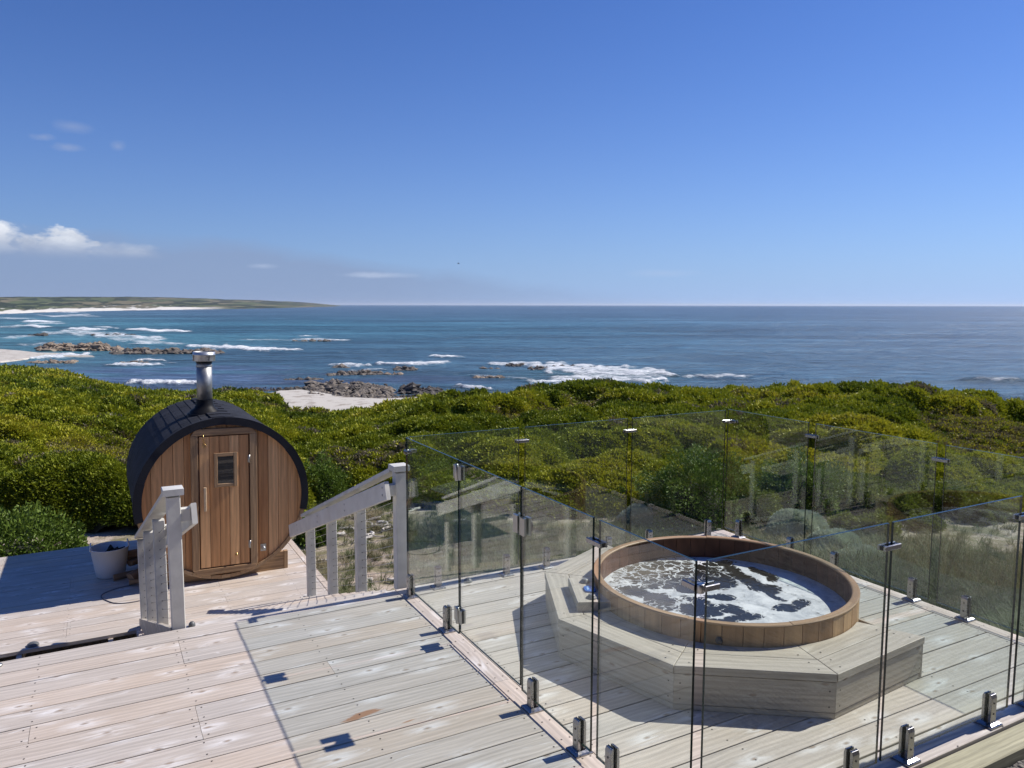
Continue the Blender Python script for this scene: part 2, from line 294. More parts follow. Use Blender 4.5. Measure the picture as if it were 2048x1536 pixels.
# ------------------------------------------------------------------ mesh builder
WM = {}
def tag(o, label=None, cat=None, group=None, kind=None):
    if label: o['label'] = label
    if cat: o['category'] = cat
    if group: o['group'] = group
    if kind: o['kind'] = kind
    return o
def empty(name, loc, label, cat, group=None, rot=None):
    o = bpy.data.objects.new(name, None); COL.objects.link(o); o.empty_display_size = .1
    M_ = Matrix.Translation(Vector([float(v) for v in loc]))
    if rot is not None: M_ = M_ @ rot
    o.matrix_world = M_; WM[o.name] = M_
    return tag(o, label, cat, group)
class MB:
    def __init__(s): s.v = []; s.f = []; s.sm = []; s.mi = []; s.gc = []; s.rn = []
    def add(s, vs, fs, smooth=False, mi=0, gc=None, rnd=None):
        n = len(s.v); r = random.random() if rnd is None else rnd
        s.v += [tuple(float(c) for c in v) for v in vs]
        if gc is None: gc = vs
        s.gc += [tuple(float(c) for c in g) for g in gc]; s.rn += [r] * len(vs)
        for k, f in enumerate(fs):
            s.f.append(tuple(n + i for i in f)); s.sm.append(smooth if isinstance(smooth, bool) else smooth[k]); s.mi.append(mi)
        return s
    def prism(s, sec, a0, a1, frame, ch=0., mi=0, rnd=None, off=None):
        """sec: 2-D section polygon; extruded from a0 to a1 along frame[0]; frame = (along, secx, secy, origin)"""
        A, U, V, O = [np.array(q, float) for q in frame]; n = len(sec); vs = []; gc = []
        off = random.uniform(-50, 50) if off is None else off
        for a in (a0, a1):
            for (p, q) in sec: vs.append(O + A * a + U * p + V * q); gc.append((a + off, p + q * .7, off))
        fs = [tuple(range(n))[::-1], tuple(range(n, 2 * n))] + [(i, (i + 1) % n, n + (i + 1) % n, n + i) for i in range(n)]
        return s.add(vs, fs, mi=mi, gc=gc, rnd=rnd)
    def board(s, p0, p1, w, t, ch=.003, upv=(0, 0, 1), mi=0, rnd=None, off=None):
        """board between p0 and p1 (centre line of its top face): w across, t down"""
        p0 = np.array(p0, float); p1 = np.array(p1, float); A = p1 - p0; l = np.linalg.norm(A); A /= l
        U = np.cross(np.array(upv, float), A); U /= np.linalg.norm(U); V = np.cross(A, U)
        h = w / 2; c = ch
        sec = [(-h + c, 0), (-h, -c), (-h, -t + c), (-h + c, -t), (h - c, -t), (h, -t + c), (h, -c), (h - c, 0)]
        return s.prism(sec, 0, l, (A, U, V, p0), mi=mi, rnd=rnd, off=off)
    def box(s, lo, hi, ch=.0, axis=0, mi=0, rnd=None):
        lo = np.array(lo, float); hi = np.array(hi, float); c = min(ch, *( (hi - lo) * .3))
        ax = [np.eye(3)[(axis + k) % 3] for k in range(3)]; d = hi - lo; e = [d[(axis + k) % 3] for k in range(3)]
        sec = [(c, 0), (e[1] - c, 0), (e[1], c), (e[1], e[2] - c), (e[1] - c, e[2]), (c, e[2]), (0, e[2] - c), (0, c)] if c > 0 else [(0, 0), (e[1], 0), (e[1], e[2]), (0, e[2])]
        return s.prism(sec, 0, e[0], (ax[0], ax[1], ax[2], lo), mi=mi, rnd=rnd)
    def rings(s, rings, closed=False, cap=True, smooth=True, mi=0, rnd=None, gc=None):
        n = len(rings[0]); vs = [p for r in rings for p in r]; fs = []; m = len(rings)
        for i in range(m - 1 + (1 if closed else 0)):
            a = i * n; b = ((i + 1) % m) * n
            for j in range(n): fs.append((a + j, a + (j + 1) % n, b + (j + 1) % n, b + j))
        sm = [smooth] * len(fs)
        if cap and not closed: fs += [tuple(range(n))[::-1], tuple(range((m - 1) * n, m * n))]; sm += [False, False]
        return s.add(vs, fs, sm, mi=mi, rnd=rnd, gc=gc)
    def lathe(s, prof, c, n=24, axis=(0, 0, 1), mi=0, cap=True, smooth=True, rnd=None):
        A = np.array(axis, float); A /= np.linalg.norm(A); U = np.cross(A, (0, 0, 1) if abs(A[2]) < .9 else (1, 0, 0)); U /= np.linalg.norm(U); V = np.cross(A, U); c = np.array(c, float)
        return s.rings([[c + A * h + (U * math.cos(2 * PI * k / n) + V * math.sin(2 * PI * k / n)) * r for k in range(n)] for (r, h) in prof], cap=cap, mi=mi, smooth=smooth, rnd=rnd)
    def tube(s, pts, r, n=6, mi=0, rnd=None, cap=True):
        pts = [np.array(p, float) for p in pts]; rs = r if isinstance(r, (list, tuple)) else [r] * len(pts); rings = []; U = None; gc = []; L_ = 0
        for i, p in enumerate(pts):
            T = pts[min(i + 1, len(pts) - 1)] - pts[max(i - 1, 0)]; T /= (np.linalg.norm(T) + 1e-9)
            if U is None: U = np.cross(T, (0, 0, 1) if abs(T[2]) < .9 else (1, 0, 0))
            U = U - T * (U @ T); U /= np.linalg.norm(U); V = np.cross(T, U)
            if i: L_ += np.linalg.norm(p - pts[i - 1])
            rings.append([p + (U * math.cos(2 * PI * k / n) + V * math.sin(2 * PI * k / n)) * rs[i] for k in range(n)]); gc += [(L_, k / n * .1, 3.3) for k in range(n)]
        return s.rings(rings, mi=mi, rnd=rnd, cap=cap, gc=gc)
    def build(s, name, mats, parent=None, bevel=0., world=None, extra=None):
        mats = mats if isinstance(mats, (list, tuple)) else [mats]
        me = bpy.data.meshes.new(name); V = np.array(s.v, float)
        if parent is not None:
            Mi = np.array((WM[parent.name]).inverted()); V = V @ Mi[:3, :3].T + Mi[:3, 3]
        o = None
        org = None
        if parent is None and world is not False and len(V):
            org = np.array([(V[:, 0].min() + V[:, 0].max()) / 2, (V[:, 1].min() + V[:, 1].max()) / 2, V[:, 2].min()]); V = V - org
        me.from_pydata([tuple(v) for v in V], [], s.f); me.polygons.foreach_set('use_smooth', s.sm); me.polygons.foreach_set('material_index', s.mi)
        a = me.attributes.new('gc', 'FLOAT_VECTOR', 'POINT'); a.data.foreach_set('vector', np.array(s.gc, float).ravel())
        a = me.attributes.new('rnd', 'FLOAT', 'POINT'); a.data.foreach_set('value', np.array(s.rn, float))
        for m in mats: me.materials.append(m)
        me.update(); o = bpy.data.objects.new(name, me); COL.objects.link(o)
        if parent is not None: o.parent = parent; WM[o.name] = WM[parent.name]
        elif org is not None: o.location = org; WM[o.name] = Matrix.Translation(Vector(org))
        else: WM[o.name] = Matrix.Identity(4)
        if bevel:
            b = o.modifiers.new('bevel', 'BEVEL'); b.width = bevel; b.segments = 2; b.limit_method = 'ANGLE'
        return o
def fast_mesh(name, V, Fq, mat, smooth=True, attrs=None, kind=None, parent=None, mi=None):
    """big mesh from numpy arrays, quads or triangles"""
    me = bpy.data.meshes.new(name); V = np.ascontiguousarray(V, dtype=np.float32); Fq = np.ascontiguousarray(Fq, dtype=np.int32); k = Fq.shape[1]
    me.vertices.add(len(V)); me.vertices.foreach_set('co', V.ravel()); me.loops.add(Fq.size); me.loops.foreach_set('vertex_index', Fq.ravel())
    me.polygons.add(len(Fq)); me.polygons.foreach_set('loop_start', np.arange(0, Fq.size, k, dtype=np.int32))
    try: me.polygons.foreach_set('loop_total', np.full(len(Fq), k, dtype=np.int32))
    except Exception: pass
    me.polygons.foreach_set('use_smooth', np.full(len(Fq), smooth, dtype=bool))
    if mi is not None: me.polygons.foreach_set('material_index', mi)
    me.update(calc_edges=True)
    for n, (t, d) in (attrs or {}).items():
        a = me.attributes.new(n, t, 'POINT'); a.data.foreach_set('vector' if t == 'FLOAT_VECTOR' else 'value', np.ascontiguousarray(d, dtype=np.float32).ravel())
    for m in (mat if isinstance(mat, (list, tuple)) else [mat]): me.materials.append(m)
    o = bpy.data.objects.new(name, me); COL.objects.link(o)
    if kind: o['kind'] = kind
    if parent is not None: o.parent = parent
    return o
def grid_faces(nu, nv):
    i = np.arange(nu - 1)[None, :] + np.arange(nv - 1)[:, None] * nu; i = i.ravel()
    return np.stack([i, i + 1, i + 1 + nu, i + nu], 1)

# ================================================================== LARGE STRUCTURE
SEA = -12.0
# ------------------------------------------------------------------ sea
def water_mat():
    m, nt, b = new_mat('sea_water'); L = nt.links.new
    foam = N(nt, 'ShaderNodeAttribute', attribute_name='foam'); col = N(nt, 'ShaderNodeAttribute', attribute_name='wcol')
    ge = N(nt, 'ShaderNodeNewGeometry')
    rot = N(nt, 'ShaderNodeVectorRotate', rotation_type='Z_AXIS'); rot.inputs['Angle'].default_value = PI / 2 - YAW; L(ge.outputs['Position'], rot.inputs['Vector'])
    def mp(s, v=rot.outputs[0]):
        n = N(nt, 'ShaderNodeMapping'); n.inputs['Scale'].default_value = s; L(v, n.inputs[0]); return n.outputs[0]
    def nz(v, sc, d, r=.6, di=0):
        n = N(nt, 'ShaderNodeTexNoise', inp={'Scale': sc, 'Detail': d, 'Roughness': r, 'Distortion': di}); L(v, n.inputs['Vector']); return n.outputs[0]
    n1 = nz(mp((.5, 1.3, 1)), .28, 9, .68, .3); n2 = nz(mp((.35, 1.0, 1)), .035, 6, .6, .5); n3 = nz(mp((.12, 1, 1)), .012, 4, .55, .4)
    a = N(nt, 'ShaderNodeMath', operation='MULTIPLY_ADD', inp={1: 6.0}); L(n2, a.inputs[0]); L(n1, a.inputs[2])
    bp = N(nt, 'ShaderNodeBump', inp={'Strength': 1.0, 'Distance': 2.2}); L(a.outputs[0], bp.inputs['Height'])
    # colour: attribute tone with darker swell bands and light ripple glitter
    mr = N(nt, 'ShaderNodeMapRange', inp={1: .36, 2: .64, 3: .62, 4: 1.32}); L(n2, mr.inputs[0])
    mr3 = N(nt, 'ShaderNodeMapRange', inp={1: .38, 2: .62, 3: .72, 4: 1.22}); L(n3, mr3.inputs[0])
    mr1 = N(nt, 'ShaderNodeMapRange', inp={1: .3, 2: .7, 3: .4, 4: 1.7}); L(n1, mr1.inputs[0])
    c = col.outputs['Color']
    for f in (mr, mr3, mr1):
        x = N(nt, 'ShaderNodeMix', data_type='RGBA', blend_type='MULTIPLY'); x.inputs[0].default_value = 1; L(c, x.inputs[6]); L(f.outputs[0], x.inputs[7]); c = x.outputs[2]
    # foam breakup
    fn = nz(mp((.5, 1.1, 1)), .9, 10, .72, .6)
    s = N(nt, 'ShaderNodeMath', operation='MULTIPLY_ADD', inp={1: 1.9}); L(fn, s.inputs[0]); L(foam.outputs['Fac'], s.inputs[2])
    fm = N(nt, 'ShaderNodeMapRange', inp={1: 1.17, 2: 1.62, 3: 0, 4: 1}); L(s.outputs[0], fm.inputs[0])
    x = N(nt, 'ShaderNodeMix', data_type='RGBA'); L(fm.outputs[0], x.inputs[0]); L(c, x.inputs[6]); x.inputs[7].default_value = (.78, .81, .83, 1)
    L(x.outputs[2], b.inputs['Base Color']); L(bp.outputs[0], b.inputs['Normal'])
    rr = N(nt, 'ShaderNodeMapRange', inp={1: 0, 2: 1, 3: .32, 4: .9}); L(fm.outputs[0], rr.inputs[0]); L(rr.outputs[0], b.inputs['Roughness'])
    b.inputs['IOR'].default_value = 1.33; b.inputs['Specular IOR Level'].default_value = .36
    return m
FOAMS = [  # x0,y0,x1,y1, half thickness px, strength : white water read off the photograph
 (0,640,60,641,1.3,.5),(52,646,110,647,1.8,.7),(55,655,90,656,2,.8),(60,651,120,650,1,.5),(105,635,170,632,1.5,.45),(80,634,190,636,1.5,.35),
 (140,662,200,661,3,.65),(195,656,225,658,1.5,.5),(258,662,370,665,1.8,.75),(0,657,60,655,1.5,.4),(90,667,240,671,4,.42),(180,672,320,679,4.5,.5),(220,681,360,691,3,.42),
 (0,679,60,676,2,.45),(260,690,360,690,1.5,.5),(380,695,590,702,3.2,.72),(440,698,560,700,2.5,.8),(60,721,165,712,3.2,.62),(215,735,310,734,2.6,.7),(255,730,340,729,1.2,.35),(275,724,316,724,1.5,.6),
 (258,771,385,771,2.6,.85),(300,767,385,768,1.5,.4),(480,682,580,682,1.0,.4),(590,680,690,682,1.4,.5),(605,674,625,674,1,.5),(868,715,916,716,1.4,.75),(663,731,730,733,2.4,.6),(760,729,890,727,2.6,.7),(820,726,885,728,1.6,.5),
 (985,728,1080,730,2.6,.6),(1050,733,1250,738,5.5,.62),(1100,742,1330,748,7,.62),(1060,765,1330,762,4.5,.55),(1160,755,1320,755,7,.45),(1110,758,1270,764,5,.5),(1380,752,1500,753,3.5,.5),(1300,746,1350,750,4,.6),
 (920,775,975,781,3,.7),(1020,757,1060,759,1.6,.35),(40,693,120,690,2.5,.3),(0,708,60,716,2,.3),(700,744,760,741,1.4,.35),(940,752,1000,754,1.4,.3),(1940,757,2048,761,1.2,.3),(1880,800,2060,812,3.0,.38),(120,628,160,627,1,.5),(345,622,420,621,.6,.4)]
def make_sea():
    ys = np.concatenate([610.12 + np.array([0, .12, .3, .55, .9, 1.4]), np.linspace(612.2, 850, 430)])
    s = 14.25 * 1548 / (ys - 610.0); ux = np.linspace(-900, 2950, 1250); U, S = np.meshgrid(ux, s); X, Y = xy(U, S)
    PY = np.meshgrid(ux, ys)[1] - (U - 1024) * .0016
    foam = np.zeros_like(U)
    jit = (fbm(U / 26, PY / 6, 4, 3) - .5)
    for (x0, y0, x1, y1, th, st) in FOAMS:
        t = np.clip((U - x0) / (x1 - x0), 0, 1); cy = y0 + (y1 - y0) * t; cx = x0 + (x1 - x0) * t
        endx = np.abs(U - cx) / 12; tt = th * (.35 + .9 * np.sin(PI * np.clip(t, .04, .96)) ** .6)
        d = np.sqrt(((PY - cy + jit * th * 3.0) / tt) ** 2 + endx ** 2)
        foam = np.maximum(foam, st * np.clip(1.45 - d, 0, 1))
    foam = foam * np.clip(.45 + 1.1 * fbm(U / 16, PY / 2.2, 4, 44), 0, 1.25)
    # colour tone
    deep = np.array([.052, .120, .172]); teal = np.array([.042, .145, .188]); turq = np.array([.060, .180, .212]); purple = np.array([.060, .088, .16]); far = np.array([.074, .120, .178])
    C = deep + np.zeros(U.shape + (3,))
    def lay(c, f): nonlocal C; C = C * (1 - f[..., None]) + c * f[..., None]
    lay(teal, .8 * np.clip(1.15 - np.abs(U - 520) / 850, 0, 1) * np.clip(1 - np.abs(PY - 655) / 55, 0, 1))
    lay(turq, sstep(520, 60, U) * sstep(752, 700, PY) * .85 * sstep(612, 640, PY))
    lay(turq, .6 * np.clip(1 - ((U - 330) / 330) ** 2 - ((PY - 683) / 20) ** 2, 0, 1))
    lay(turq * .9, .5 * np.clip(1.2 - ((U - 1180) / 260) ** 2 - ((PY - 752) / 17) ** 2, 0, 1))
    pat = fbm(U / 220, PY / 9, 4, 9)
    lay(purple, .75 * sstep(.50, .62, pat) * sstep(715, 735, PY) * sstep(1100, 800, U))
    lay(purple * .5, .8 * np.clip(1.1 - np.abs(PY - 752 + (U - 500) * .012) / 2.5, 0, 1) * sstep(330, 420, U) * sstep(760, 640, U))
    lay(far, .8 * sstep(655, 612, PY))
    lay(np.array([.068, .112, .178]), .55 * sstep(1200, 2100, U) * sstep(840, 640, PY))
    # swell relief
    Z = SEA + .28 * (fbm(U / 300, np.log(S) * 34, 3, 5) - .5) * np.clip(600 / S, .3, 1)
    Z = Z + .7 * np.clip(foam, 0, 1)
    crest = np.clip(1 - np.abs(PY - (783 + (U - 1830) * .085) ) / 4., 0, 1) * sstep(1830, 1900, U); Z = Z + crest * .9
    crest2 = np.clip(1 - np.abs(PY - 757 - (U - 1950) * .04) / 2., 0, 1) * sstep(1900, 1960, U); Z = Z + crest2 * .6
    V = np.stack([X, Y, Z], -1).reshape(-1, 3)
    o = fast_mesh('sea', V, grid_faces(len(ux), len(ys)), water_mat(), True, {'foam': ('FLOAT', foam.ravel())}, 'structure')
    a = o.data.attributes.new('wcol', 'FLOAT_VECTOR', 'POINT'); a.data.foreach_set('vector', C.reshape(-1, 3).astype(np.float32).ravel())
make_sea()

# ------------------------------------------------------------------ far coast hills with their beach
def hill_mat():
    m, nt, b = new_mat('far_dune_hills'); L = nt.links.new
    at = N(nt, 'ShaderNodeAttribute', attribute_name='wcol'); L(at.outputs['Color'], b.inputs['Base Color']); b.inputs['Roughness'].default_value = .95; b.inputs['Specular IOR Level'].default_value = .1
    return m
def make_hills():
    ux = np.linspace(-900, 700, 900)
    y0 = np.interp(ux, [-900, -100, 0, 100, 200, 300, 400, 480, 560, 640, 690], [660, 634, 630, 626, 623.5, 621.5, 620, 618.5, 616.8, 614.5, 613])
    sky = np.interp(ux, [-900, 0, 60, 250, 300, 400, 450, 520, 600, 640, 670, 700], [594, 596, 596, 595, 596, 597.5, 600, 601.5, 605, 608, 610.8, 612.5])
    s0 = 14.25 * 1548 / (y0 - 610); nr = 60; T = np.linspace(0, 1, nr)[:, None]
    S = s0[None] * (1 + 1.3 * T ** 1.1); U = ux[None] + 0 * T; X, Y = xy(U, S)
    yy = y0[None] + (sky[None] - y0[None]) * (1 - (1 - T) ** 1.5) + (fbm(U / 40, T * 9 + 0 * U, 4, 2) - .5) * 9 * np.sqrt(np.clip(T * (1.1 - T), 0, 1)) * np.clip((y0 - sky) / 25, 0, 1)[None]
    yy[0] = y0 + .6
    Z = H - (yy - 610.) / 1548 * S; Z[0] = SEA - 1
    wh = sstep(.16, .11, T + (fbm(U / 25, T * 0, 3, 4) - .5) * .16) * sstep(470, 380, U); wh = np.maximum(wh, .85 * sstep(.66, .7, fbm(U / 14, T * 30, 3, 8)) * sstep(.33, .2, T) * sstep(430, 300, U))
    n = fbm(U / 30, T * 12, 5, 12); n2 = fbm(U / 90, T * 7, 3, 22)
    g = np.array([.085, .105, .060]); d = np.array([.028, .040, .034]); tan = np.array([.16, .14, .10]); white = np.array([.62, .60, .55]); red = np.array([.11, .06, .06])
    C = g + np.zeros(U.shape + (3,))
    def lay(c, f): nonlocal C; C = C * (1 - f[..., None]) + c * f[..., None]
    lay(tan, .8 * sstep(.48, .60, n2)); lay(d, .9 * sstep(.49, .55, n)); lay(d, .5 * sstep(.8, 1, T)); lay(white, wh); lay(red, .7 * sstep(.035, .01, T) * sstep(.5, .6, fbm(U / 20, T * 0, 2, 6)))
    o = fast_mesh('hills', np.stack([X, Y, Z], -1).reshape(-1, 3), grid_faces(len(ux), nr), hill_mat(), True, None, 'structure')
    a = o.data.attributes.new('wcol', 'FLOAT_VECTOR', 'POINT'); a.data.foreach_set('vector', C.reshape(-1, 3).astype(np.float32).ravel())
make_hills()

# ------------------------------------------------------------------ ground and heath
K = [-600, 0, 100, 200, 260, 330, 400, 450, 540, 575, 640, 720, 800, 900, 1000, 1060, 1200, 1400, 1550, 1660, 1740, 1800, 1900, 1980, 2048, 2600]
YC = [715, 738, 748, 766, 786, 792, 791, 788, 803, 826, 830, 824, 816, 809, 800, 792, 791, 797, 800, 792, 788, 795, 806, 821, 834, 920]   # crest of the heath
DC = [130, 120, 112, 104, 98, 95, 92, 90, 82, 74, 72, 68, 64, 60, 56, 55, 55, 55, 54, 52, 52, 50, 46, 42, 40, 36]
def crest(ux):
    D = np.interp(ux, K, DC); yc = np.interp(ux, K, YC); return D, H - (yc - 610) / 1548 * D
def s_near(ux):
    return np.interp(ux, [-600, 0, 260, 560, 620, 760, 860, 1000, 1300, 1480, 1560, 1700, 1900, 2048, 2600], [13.5, 13.6, 14.0, 14.2, 16.2, 16.6, 15.6, 14.9, 14.5, 14.2, 15.2, 15.8, 15.0, 14.2, 13])
def canopy_base(ux, s):
    D, zc = crest(ux); zn = np.interp(ux, [-600, 0, 500, 800, 1400, 2048], [-.75, -.75, -.75, -.8, -.72, -.75])
    t = (s - 15) / (D - 15); z = zn + (zc - zn) * t
    mid = np.interp(ux, [0, 300, 600, 900, 1500, 2048], [-.9, -1.3, -1.0, -.3, -.1, 0]) * np.sin(PI * np.clip(t, 0, 1)); z = z + mid
    over = np.maximum(s - D, 0); return np.maximum(z - over * .5 - over ** 2 * .02, SEA - 3)
def ground_z(X, Y):
    ux, s = us(X, Y); near = -.16 - 1.62 * sstep(1.9, 5.2, Y) - .15 * sstep(5, 12, Y)
    zc = canopy_base(ux, s) - 1.15
    f = sstep(13, 17, s); z = near * (1 - f) + zc * f
    return z + (fbm(X / 1.7, Y / 1.7, 4, 31) - .5) * .22 * sstep(1.5, 5, np.abs(Y)) * sstep(4, 7, s)
def ground_mat():
    m, nt, b = new_mat('sandy_ground'); L = nt.links.new
    ge = N(nt, 'ShaderNodeNewGeometry')
    def nz(sc, d=6, r=.6, di=0.):
        n = N(nt, 'ShaderNodeTexNoise', inp={'Scale': sc, 'Detail': d, 'Roughness': r, 'Distortion': di}); L(ge.outputs['Position'], n.inputs['Vector']); return n.outputs[0]
    def ramp(v, a, b_, c0, c1, base=None):
        mr = N(nt, 'ShaderNodeMapRange', inp={1: a, 2: b_, 3: 0, 4: 1}); L(v, mr.inputs[0]); x = N(nt, 'ShaderNodeMix', data_type='RGBA'); L(mr.outputs[0], x.inputs[0])
        if isinstance(c0, tuple): x.inputs[6].default_value = (*c0, 1)
        else: L(c0, x.inputs[6])
        x.inputs[7].default_value = (*c1, 1); return x.outputs[2]
    c = ramp(nz(.9, 5), .35, .65, (.36, .29, .235), (.47, .40, .33))
    c = ramp(nz(3.2, 8, .7), .50, .66, c, (.15, .115, .085))
    c = ramp(nz(22, 4, .7), .56, .66, c, (.09, .07, .055))
    c = ramp(nz(46, 3, .6), .62, .68, c, (.60, .56, .50))
    c = ramp(nz(1.4, 6, .65, .4), .46, .58, c, (.17, .155, .09))
    L(c, b.inputs['Base Color']); b.inputs['Roughness'].default_value = .95; b.inputs['Specular IOR Level'].default_value = .1
    bp = N(nt, 'ShaderNodeBump', inp={'Strength': .8, 'Distance': .03}); L(nz(9, 8, .7), bp.inputs['Height']); L(bp.outputs[0], b.inputs['Normal'])
    return m
def make_ground():
    # one sheet: fine near the house, coarse towards the sea
    s = np.concatenate([np.linspace(.0, 24, 260), 24 * (170 / 24.) ** np.linspace(0.004, 1, 90)])
    t = np.linspace(-1, 1, 300); t = np.sign(t) * np.abs(t) ** 1.3
    S, T = np.meshgrid(s, t, indexing='ij'); TT = T * (26 + 1.1 * S)
    X = WX[0] * S + WR[0] * TT; Y = WX[1] * S + WR[1] * TT
    Sb = np.linspace(-30, -.2, 40)[:, None]; Tb = (t * 26)[None] + 0 * Sb; Xb = WX[0] * Sb + WR[0] * Tb; Yb = WX[1] * Sb + WR[1] * Tb
    X = np.vstack([Xb, X]); Y = np.vstack([Yb, Y]); SS = X * WX[0] + Y * WX[1]
    Z = np.where(SS > 3, ground_z(X, Y), -.16 - 1.62 * sstep(1.9, 5.2, Y))
    # keep the soil under the stairs and the lower deck
    m = (X < 2.6) & (Y > 5) & (Y < 12.6); Z = np.where(m, np.minimum(Z, -1.75), Z)
    fast_mesh('ground', np.stack([X, Y, Z], -1).reshape(-1, 3), grid_faces(X.shape[1], X.shape[0]), ground_mat(), True, None, 'structure')
make_ground()

def tuft_mesh(name, mat, n, seed, spread=1.0, ll=.55, lw=.16, dome=.55, grass=False, tilt=.6):
    r = np.random.default_rng(seed); V = []; Fc = []; lv = []
    for k in range(n):
        a = r.uniform(0, 2 * PI); e = math.asin(r.uniform(.05 if not grass else .55, 1)); d = np.array([math.cos(a) * math.cos(e), math.sin(a) * math.cos(e), math.sin(e)])
        if grass:
            root = np.array([r.normal(0, .16), r.normal(0, .16), -.02]); l = ll * r.uniform(.6, 1.25); w_ = lw * r.uniform(.6, 1.2); side = np.cross(d, (0, 0, 1)); side /= np.linalg.norm(side) + 1e-6
            mid = root + d * l * .55; tip = root + d * l + np.array([d[0], d[1], -.25]) * l * .35
            i = len(V); V += [root - side * w_, root + side * w_, mid + side * w_ * .7, mid - side * w_ * .7, tip]; Fc += [(i, i + 1, i + 2, i + 3), (i + 3, i + 2, i + 4, i + 4)]; lv += [r.uniform()] * 5
        else:
            root = d * dome * r.uniform(.45, 1.0) * np.array([1, 1, .8]); dd = d + r.normal(0, tilt, 3); dd /= np.linalg.norm(dd); l = ll * r.uniform(.6, 1.2)
            side = np.cross(dd, r.normal(0, 1, 3)); side /= np.linalg.norm(side) + 1e-6; w_ = lw * r.uniform(.7, 1.2)
            i = len(V); V += [root, root + dd * l * .5 + side * w_, root + dd * l, root + dd * l * .5 - side * w_]; Fc += [(i, i + 1, i + 2, i + 3)]; lv += [r.uniform()] * 4
    return np.array(V) * spread, Fc, np.array(lv)
def proto(name, mat, **k):
    V, Fc, lv = tuft_mesh(name, mat, **k); me = bpy.data.meshes.new(name); me.from_pydata([tuple(v) for v in V], [], [tuple(dict.fromkeys(f)) for f in Fc]); me.materials.append(mat)
    a = me.attributes.new('lv', 'FLOAT', 'POINT'); a.data.foreach_set('value', lv); return bpy.data.objects.new(name, me)
def scatter(name, P, rot, sc, tint, protos, label, cat):
    """one stuff object: its points carry instances of a few small tufts"""
    cname = name + '_tufts'; c = bpy.data.collections.new(cname)
    for p in protos: c.objects.link(p)
    me = bpy.data.meshes.new(name); me.vertices.add(len(P)); me.vertices.foreach_set('co', P.astype(np.float32).ravel())
    for n, t, d in (('rot', 'FLOAT_VECTOR', rot), ('scl', 'FLOAT', sc), ('tint', 'FLOAT', tint)):
        a = me.attributes.new(n, t, 'POINT'); a.data.foreach_set('vector' if t == 'FLOAT_VECTOR' else 'value', d.astype(np.float32).ravel())
    a = me.attributes.new('pick', 'INT', 'POINT'); a.data.foreach_set('value', RNG.integers(0, len(protos), len(P)).astype(np.int32))
    o = bpy.data.objects.new(name, me); COL.objects.link(o)
    ng = bpy.data.node_groups.new(name, 'GeometryNodeTree'); ng.interface.new_socket('Geometry', in_out='INPUT', socket_type='NodeSocketGeometry'); ng.interface.new_socket('Geometry', in_out='OUTPUT', socket_type='NodeSocketGeometry')
    gi = ng.nodes.new('NodeGroupInput'); go = ng.nodes.new('NodeGroupOutput'); L = ng.links.new
    m2p = ng.nodes.new('GeometryNodeMeshToPoints'); ip = ng.nodes.new('GeometryNodeInstanceOnPoints'); ci = ng.nodes.new('GeometryNodeCollectionInfo')
    ci.inputs['Collection'].default_value = c; ci.inputs['Separate Children'].default_value = True; ci.inputs['Reset Children'].default_value = True
    ip.inputs['Pick Instance'].default_value = True
    def na(n, t):
        x = ng.nodes.new('GeometryNodeInputNamedAttribute'); x.data_type = t; x.inputs['Name'].default_value = n; return [q for q in x.outputs if q.enabled][0]
    L(gi.outputs[0], m2p.inputs['Mesh']); L(m2p.outputs[0], ip.inputs['Points']); L(ci.outputs[0], ip.inputs['Instance'])
    L(na('pick', 'INT'), ip.inputs['Instance Index']); L(na('rot', 'FLOAT_VECTOR'), ip.inputs['Rotation']); L(na('scl', 'FLOAT'), ip.inputs['Scale']); L(ip.outputs[0], go.inputs[0])
    md = o.modifiers.new('scatter', 'NODES'); md.node_group = ng
    return tag(o, label, cat, None, 'stuff')
def rot_from_normal(n, amt=.7, jit=.35):
    """euler XYZ tilting +Z part of the way to the normal, random spin"""
    n = n * amt + np.array([0, 0, 1 - amt]); n = n + RNG.normal(0, jit, n.shape) * .5; n /= np.linalg.norm(n, axis=1)[:, None]
    # rotation R = Rz(c) Ry(b) Rx(a): choose a,b so that z axis -> n, spin left to the tuft symmetry
    a = -np.arcsin(np.clip(n[:, 1], -1, 1)); b = np.arctan2(n[:, 0], n[:, 2])
    # Rx(a) z = (0,-sin a,cos a); then Ry(b): (cos a sin b, -sin a, cos a cos b)
    return np.stack([a, b, np.zeros(len(n))], 1)
def quad_sample(V, Q, wgt, n):
    A = V[Q[:, 0]]; B = V[Q[:, 1]]; C_ = V[Q[:, 2]]; D = V[Q[:, 3]]; nn = np.cross(C_ - A, D - B); ar = np.linalg.norm(nn, axis=1) * .5
    p = ar * wgt; tot = p.sum(); idx = RNG.choice(len(Q), n, p=p / tot); u = RNG.random(n)[:, None]; v = RNG.random(n)[:, None]
    P = (A[idx] * (1 - u) + B[idx] * u) * (1 - v) + (D[idx] * (1 - u) + C_[idx] * u) * v
    nr = nn[idx] / (2 * ar[idx, None] + 1e-9); nr = np.where(nr[:, 2:3] < 0, -nr, nr); return P, nr, idx, tot

